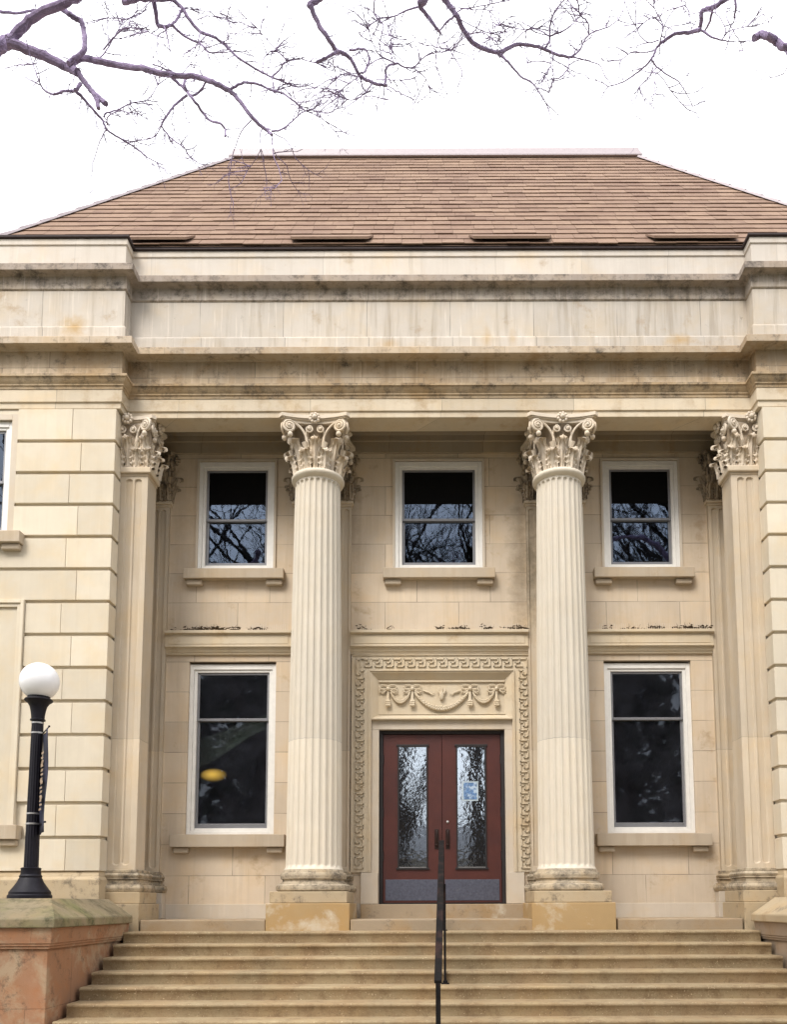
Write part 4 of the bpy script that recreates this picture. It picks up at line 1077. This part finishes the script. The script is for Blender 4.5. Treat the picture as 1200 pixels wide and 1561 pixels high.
LB([(277, 12), (272, 25), (262, 38)], 3.4, 3, .4, dy=.3); LB([(250, 40), (255, 58), (260, 80)], 2.2, 1.8, .2, dy=.3); LB([(305, 48), (303, 62), (313, 72), (335, 66)], 1.6, 1.2, .8, dy=.3)
LB([(413, 118), (425, 108), (432, 97), (436, 92), (415, 70), (392, 43)], 2.2, .9, 1.4, dy=.3); LB([(436, 92), (455, 90), (482, 96)], 1.4, .8, 1.2, dy=.3); LB([(400, 110), (402, 90), (410, 80), (420, 76)], 1.4, .8, 1.6, dy=.3); LB([(414, 117), (420, 138), (430, 130)], 1.6, 1, 1, dy=.3)
LB([(157, 76), (175, 55), (190, 43), (215, 45), (240, 55)], 2, .9, 1.2); LB([(150, 90), (165, 72), (180, 45), (188, 30)], 1.8, .9, 1.3); LB([(232, 98), (255, 106), (275, 112), (290, 98)], 1.4, 1, .5); LB([(215, 21), (190, 29), (165, 27)], 1.2, .8, 1., dy=.3)
LB([(262, 10), (300, 15), (335, 20)], 1.2, .8, 1, dy=.3); LB([(300, 30), (320, 24), (345, 28)], 1.1, .8, 1, dy=.3); LB([(0, 18), (25, 20), (52, 15)], 4, 3, .5)
finish(tr, T1)
p = at(-60, 120, YL); mb = MB(); tp = smooth_path([(-7.4, -6.8, -1.64), (-7.35, -6.75, 1), (-7.2, -6.6, 4), (-6.6, -6.4, 6), p], 6)
mb.tube(tp, [.42-.27*i/(len(tp)-1) for i in range(len(tp))], 16); mb.tube(smooth_path([(-7.2, -6.6, 4), (-8.2, -7.5, 8), (-8.8, -8.6, 12)], 6), [.22-.13*i/12 for i in range(13)], 10); mb.build('trunk', M['bark'], T1, smooth=True)
# --- tree behind the viewer whose limbs hang over the top of the picture
T2 = thing('bare_tree', (1.8, -18.2, -1.64), 'bare tree whose crooked limbs hang over the middle of the roof', 'tree')
tr = new(); YL = -6.6
LB([(496, -14), (488, -3), (472, 8), (475, 12), (487, 40), (500, 58), (513, 78), (520, 80), (535, 90), (545, 110), (552, 118), (570, 127), (590, 131)], 9, 4, .5)
LB([(512, 80), (500, 87), (483, 95)], 4, 3.4, .2, wob=.1); LB([(533, 77), (555, 75), (563, 90), (557, 108), (550, 112)], 2.6, 2.6, .8)
LB([(587, 130), (588, 115), (590, 102), (605, 97), (615, 102), (632, 104)], 3.6, 1.8, .8); LB([(605, 97), (580, 85), (570, 70), (562, 45)], 1.6, .9, 1.2); LB([(597, 98), (597, 75), (597, 55)], 1.2, .8, 1.8)
LB([(632, 104), (645, 88), (665, 80), (680, 78)], 1.6, .9, 1.2); LB([(632, 104), (638, 113), (628, 120), (610, 122), (595, 122)], 1.4, .8, .8); LB([(634, 106), (648, 118), (653, 130)], 1.1, .7, .8)
LB([(567, 128), (555, 143), (540, 152), (525, 150), (517, 145)], 1.8, .9, 1.2); LB([(550, 115), (535, 125), (520, 138)], 1.4, .8, 1.2); LB([(545, 112), (525, 112), (512, 120)], 1.2, .7, 1); LB([(592, 131), (607, 140), (621, 147)], 1.2, .7, .2); LB([(590, 133), (592, 152)], 1.2, .8, .3); LB([(580, 130), (578, 145), (574, 160)], .9, .6, .2)
LB([(572, -8), (571, 20), (582, 35), (584, 42), (578, 66)], 2.8, 1, .3); LB([(637, 11), (615, 18), (600, 25), (580, 28)], 2.4, 1.2, 1.3)
LB([(655, -12), (646, 0), (637, 10)], 13, 11, .2, wob=.05); LB([(640, 9), (652, 25), (665, 42), (672, 50)], 5.5, 3.4, 1); LB([(672, 50), (667, 65), (665, 82)], 2, 1, .5); LB([(670, 66), (680, 68), (693, 88), (705, 108)], 1.2, .7, .3)
LB([(668, -12), (685, 8), (697, 25), (708, 48), (725, 68), (745, 77), (763, 81)], 8.5, 5.4, .9, dy=.3)
LB([(762, 80), (785, 69), (800, 68), (825, 73), (845, 82), (865, 87), (872, 87)], 5.4, 3, .6, dy=.3); LB([(872, 87), (885, 75), (898, 53), (925, 42), (943, 31)], 2.6, 1, .9, dy=.3)
LB([(898, 52), (897, 35), (885, 22), (881, 0), (880, -8)], 2.2, 1.6, 1.3, dy=.3); LB([(872, 87), (895, 92), (915, 100), (922, 115)], 1.6, .9, .4, dy=.3)
LB([(763, 82), (778, 98), (795, 117), (812, 127), (825, 145), (836, 165), (842, 192)], 3, .9, .15, dy=.3); LB([(830, 75), (838, 62), (839, 40), (845, 20), (862, -2)], 3.2, 1.4, 1.2, dy=.3)
LB([(839, 55), (860, 47), (875, 35), (885, 20)], 2, 1.2, 1.2, dy=.3); LB([(838, 55), (815, 43), (800, 45), (765, 38)], 1.6, .8, .9, dy=.3); LB([(868, 90), (867, 103), (855, 118), (843, 122), (838, 141)], 2, 1, .6, dy=.3)
LB([(693, 24), (705, 14), (740, 8), (765, 2)], 1.8, .9, 1.2, dy=.3); LB([(692, 25), (680, 35), (672, 46)], 2.6, 2, 1., dy=.3); LB([(700, 28), (725, 42), (750, 52)], 1.2, .8, .8, dy=.3); LB([(713, 52), (735, 50), (755, 62)], 1.2, .8, .9, dy=.3)
LB([(712, 55), (700, 65), (688, 90)], 1, .7, .2, dy=.3); LB([(721, 68), (723, 92)], 1.2, .8, 0, dy=.3); LB([(838, 62), (842, 80), (840, 100), (833, 113)], 1.4, .8, 1., dy=.3); LB([(800, 70), (804, 90), (805, 105)], .9, .6, .1, dy=.3); LB([(780, 72), (775, 100), (774, 120)], .9, .6, .1, dy=.3)
LB([(780, 66), (800, 48), (820, 43)], 1.2, .8, .8, dy=.3); LB([(705, 12), (720, 15), (745, 16), (762, 38)], 1.2, .8, 1, dy=.3)
finish(tr, T2)
mb = MB(); tp = smooth_path([(1.8, -18.2, -1.64), (1.75, -18.1, 2), (1.5, -17.5, 5)], 6)
mb.tube(tp, [.5-.15*i/(len(tp)-1) for i in range(len(tp))], 16)
for e, ym in (((496, -14), -6.6), ((655, -12), -6.6), ((668, -12), -6.3)):
    q = at(*e, ym); sp = smooth_path([(1.5, -17.5, 4.9), (1.0+q.x*.3, -14.5, 8.6), (q.x*.8+.2, -10.5, 9.6), (q.x+.05, -8.2, q.z+.75), q], 7)
    r1 = {496: .030, 655: .046, 668: .030}[e[0]]; mb.tube(sp, [.20+(r1-.20)*i/(len(sp)-1) for i in range(len(sp))], 10)
mb.tube(smooth_path([(1.5, -17.5, 4.9), (2.5, -18.5, 9), (2.2, -19.5, 14)], 6), [.3-.22*i/12 for i in range(13)], 10)
mb.build('trunk', M['darkbark'], T2, smooth=True)
# --- tree on the right
T3 = thing('bare_tree', (7.0, -7.2, -1.64), 'bare tree with forked thin limb and sawn stub at the upper right', 'tree')
tr = new(); YL = -6.2
LB([(1150, -30), (1120, -10), (1105, 0), (1090, 10), (1072, 16), (1070, 28), (1068, 46)], 7.5, 6, .2); LB([(1068, 46), (1050, 50), (1033, 51), (1015, 60), (1002, 73), (995, 88), (985, 100), (970, 112), (950, 125), (928, 132)], 5.2, 1.1, .5)
LB([(1087, 12), (1083, 32), (1075, 48)], 3.6, 2.6, .1); LB([(1070, 47), (1090, 58), (1111, 63)], 3, 1.4, .2); LB([(994, 92), (1002, 102), (1020, 115), (1035, 125), (1047, 142), (1057, 162)], 2.2, .9, .3)
LB([(1006, 68), (1010, 50), (1010, 35), (998, 12)], 2.4, .9, .8); LB([(1011, 48), (1015, 35), (1028, 15), (1045, 8)], 1.5, .8, .7); LB([(1005, 61), (990, 65), (977, 55), (970, 40)], 1.6, .8, .5); LB([(1010, 33), (995, 27), (982, 35)], 1.1, .7, 1)
LB([(996, 77), (980, 80), (965, 79), (948, 91)], 1.4, .8, .5); LB([(1101, 62), (1107, 47), (1100, 30), (1092, 20)], 1.6, .9, .6); LB([(1106, 50), (1120, 45), (1140, 40)], 1.4, .8, 1.1); LB([(1118, 45), (1108, 25), (1112, 0)], 1.1, .8, .3); LB([(1118, 47), (1128, 62), (1134, 77)], 1, .7, .3)
LB([(1001, 103), (998, 128), (1000, 143)], 1.1, .7, .5); LB([(1000, 104), (987, 120), (975, 133)], 1.2, .7, .8); LB([(1002, 110), (1012, 122), (1023, 138)], 1., .7, .5); LB([(1121, -12), (1122, 12), (1120, 27)], 3.4, 2.4, 0); LB([(1101, 62), (1098, 80)], 1, .8, 0); LB([(1015, 48), (1025, 40), (1040, 38)], 1.1, .8, .3)
LB([(1260, 60), (1225, 72), (1197, 72), (1185, 63), (1172, 55), (1160, 53), (1151, 58)], 11, 10, .3, wob=.1); LB([(1197, 72), (1203, 95), (1196, 112)], 2, .9, .3)
finish(tr, T3)
mb = MB(); q = at(1150, -30, YL); q2 = at(1260, 60, YL)
tp = smooth_path([(7.0, -7.2, -1.64), (6.95, -7.15, 2), (6.6, -7, 5), (6.4, -6.9, 9), (6.9, -7.4, 13)], 6); mb.tube(tp, [.38-.30*i/(len(tp)-1) for i in range(len(tp))], 16)
for q, r in ((q, .03), (q2, .045)):
    sp = smooth_path([(6.6, -7, 5.5), (5.4, -6.8, q.z+(.5 if r < .04 else -.6)), q], 6); mb.tube(sp, [.10+(r-.10)*i/(len(sp)-1) for i in range(len(sp))], 10)
mb.build('trunk', M['bark'], T3, smooth=True)

# --- trees and a house across the lawn, behind the viewer (mirrored in the glass)
def grow(mb, p, d, L, r, depth, rnd):
    n = 4; pts = [p]; dd = d.copy()
    for i in range(n):
        dd = (dd+Vector((rnd.uniform(-1, 1), rnd.uniform(-1, 1), rnd.uniform(-.6, .8)))*.22).normalized(); pts.append(pts[-1]+dd*L/n)
    mb.tube(pts, [r*(1-.35*i/n) for i in range(n+1)], 7 if depth > 4 else 4 if depth > 1 else 3, cap=False)
    if depth > 0:
        for k in range(rnd.choice((2, 3, 3))):
            ax = Vector((rnd.uniform(-1, 1), rnd.uniform(-1, 1), rnd.uniform(-.35, .6))).normalized()
            i = n if k == 0 else rnd.choice((2, 3, 4)); grow(mb, pts[i], (dd+ax*.9).normalized(), L*rnd.uniform(.62, .84), r*.64*(1-.2*(k > 0)), depth-1, rnd)
labs = ['leafless tree across the lawn, left of the path', 'leafless tree across the lawn, right of the path', 'tall leafless tree far left beyond the lawn', 'tall leafless tree far right beyond the lawn', 'leafless tree standing nearest behind the viewer']
for i, (x, y, L, s) in enumerate(((-7.6, -22.5, 6.3, 2), (7.4, -23.5, 6.3, 5), (-13, -27, 6.6, 8), (13, -28, 6.6, 11), (-1.4, -23.5, 6.3, 14))):
    rnd = random.Random(s); t = thing('leafless_tree', (x, y, -1.64), labs[i], 'tree', 'bare trees across the lawn')
    mb = MB(); mb.tube([(x, y, -1.64), (x+.05, y, .5), (x, y+.1, 3.2)], [.45, .36, .30], 10, cap=False); mb.build('trunk', M['darkbark'], t, smooth=True)
    mb = MB(); grow(mb, Vector((x, y+.1, 3.1)), Vector((.05, -.1, 1)), L, .5, 7, rnd); grow(mb, Vector((x, y+.1, 2.8)), Vector((.45, -.1, .8)).normalized(), L, .38, 6, rnd); grow(mb, Vector((x, y+.1, 3.0)), Vector((-.5, -.1, .8)).normalized(), L, .38, 6, rnd); mb.build('crown', M['darkbark'], t)
# dark evergreens either side
eg = plain('evergreen_foliage', (.025, .04, .02), .9, var=.4, scale=4)
for i, (x, y, h, rr) in enumerate(((-9.2, -25, 15, 4.2), (-14.5, -27, 17, 4.4), (-9.0, -34, 16, 4.2), (9.2, -25, 15, 4.2), (14.5, -28, 17, 4.4), (9.0, -35, 16, 4.2))):
    rnd = random.Random(40+i); t = thing('evergreen_tree', (x, y, -1.64), ('nearest', 'outermost', 'farthest')[i % 3]+' dark evergreen beyond the lawn on the '+('left', 'right')[x > 0], 'tree', 'evergreens beyond the lawn')
    MB().tube([(x, y, -1.64), (x, y, h-1.64)], [.25, .03], 8).build('trunk', M['darkbark'], t)
    mb = MB()
    for _ in range(4200):
        q = rnd.random()**.8; z = -1.3+h*q; R = rr*(1-q)**.75*(rnd.random()**.35)*(1+.2*math.sin(z*4)); a = rnd.uniform(0, 6.283); c = Vector((x+R*math.cos(a), y+R*math.sin(a), z)); s = rnd.uniform(.18, .38)
        u = Vector((rnd.uniform(-1, 1), rnd.uniform(-1, 1), rnd.uniform(-.5, .5))).normalized()*s; v = Vector((rnd.uniform(-1, 1), rnd.uniform(-1, 1), rnd.uniform(-1, .2))).normalized()*s*.6
        mb.add([c-u, c+v, c+u, c-v], [(0, 1, 2, 3)])
    mb.build('crown', eg, t)
hs_ = thing('brick_house', (0, -38, -1.64), 'red brick house with pale windows across the lawn', 'house')
m_, t_, b_ = mat('red_brick'); br = N(t_, 'ShaderNodeTexBrick'); br.inputs['Scale'].default_value = 4; br.inputs['Color1'].default_value = (.28, .10, .06, 1); br.inputs['Color2'].default_value = (.22, .07, .05, 1); br.inputs['Mortar'].default_value = (.35, .3, .26, 1)
tc = N(t_, 'ShaderNodeTexCoord'); t_.links.new(tc.outputs['Object'], br.inputs['Vector']); t_.links.new(br.outputs[0], b_.inputs['Base Color'])
MB().box(-8, 7, -46, -38, -1.64, 3.2).build('wall', m_, hs_)
mb = MB(); mb.add([(-8.4, -37.6, 3.1), (7.4, -37.6, 3.1), (7.4, -46.4, 3.1), (-8.4, -46.4, 3.1), (-8.4, -42, 5.6), (7.4, -42, 5.6)], [(0, 1, 5, 4), (2, 3, 4, 5), (0, 4, 3), (1, 2, 5), (3, 2, 1, 0)]); mb.build('roof', plain('slate_roof', (.09, .09, .10), .8), hs_)
for x in (-6.2, -3.6, -1.0, 1.6, 4.2):
    f = MB().box(x-.6, x+.6, -38.0, -37.9, .2, 2.2).build('window', M['white'], hs_); MB().box(x-.5, x+.5, -37.9, -37.88, .3, 2.1).build('pane', M['kick'], f)
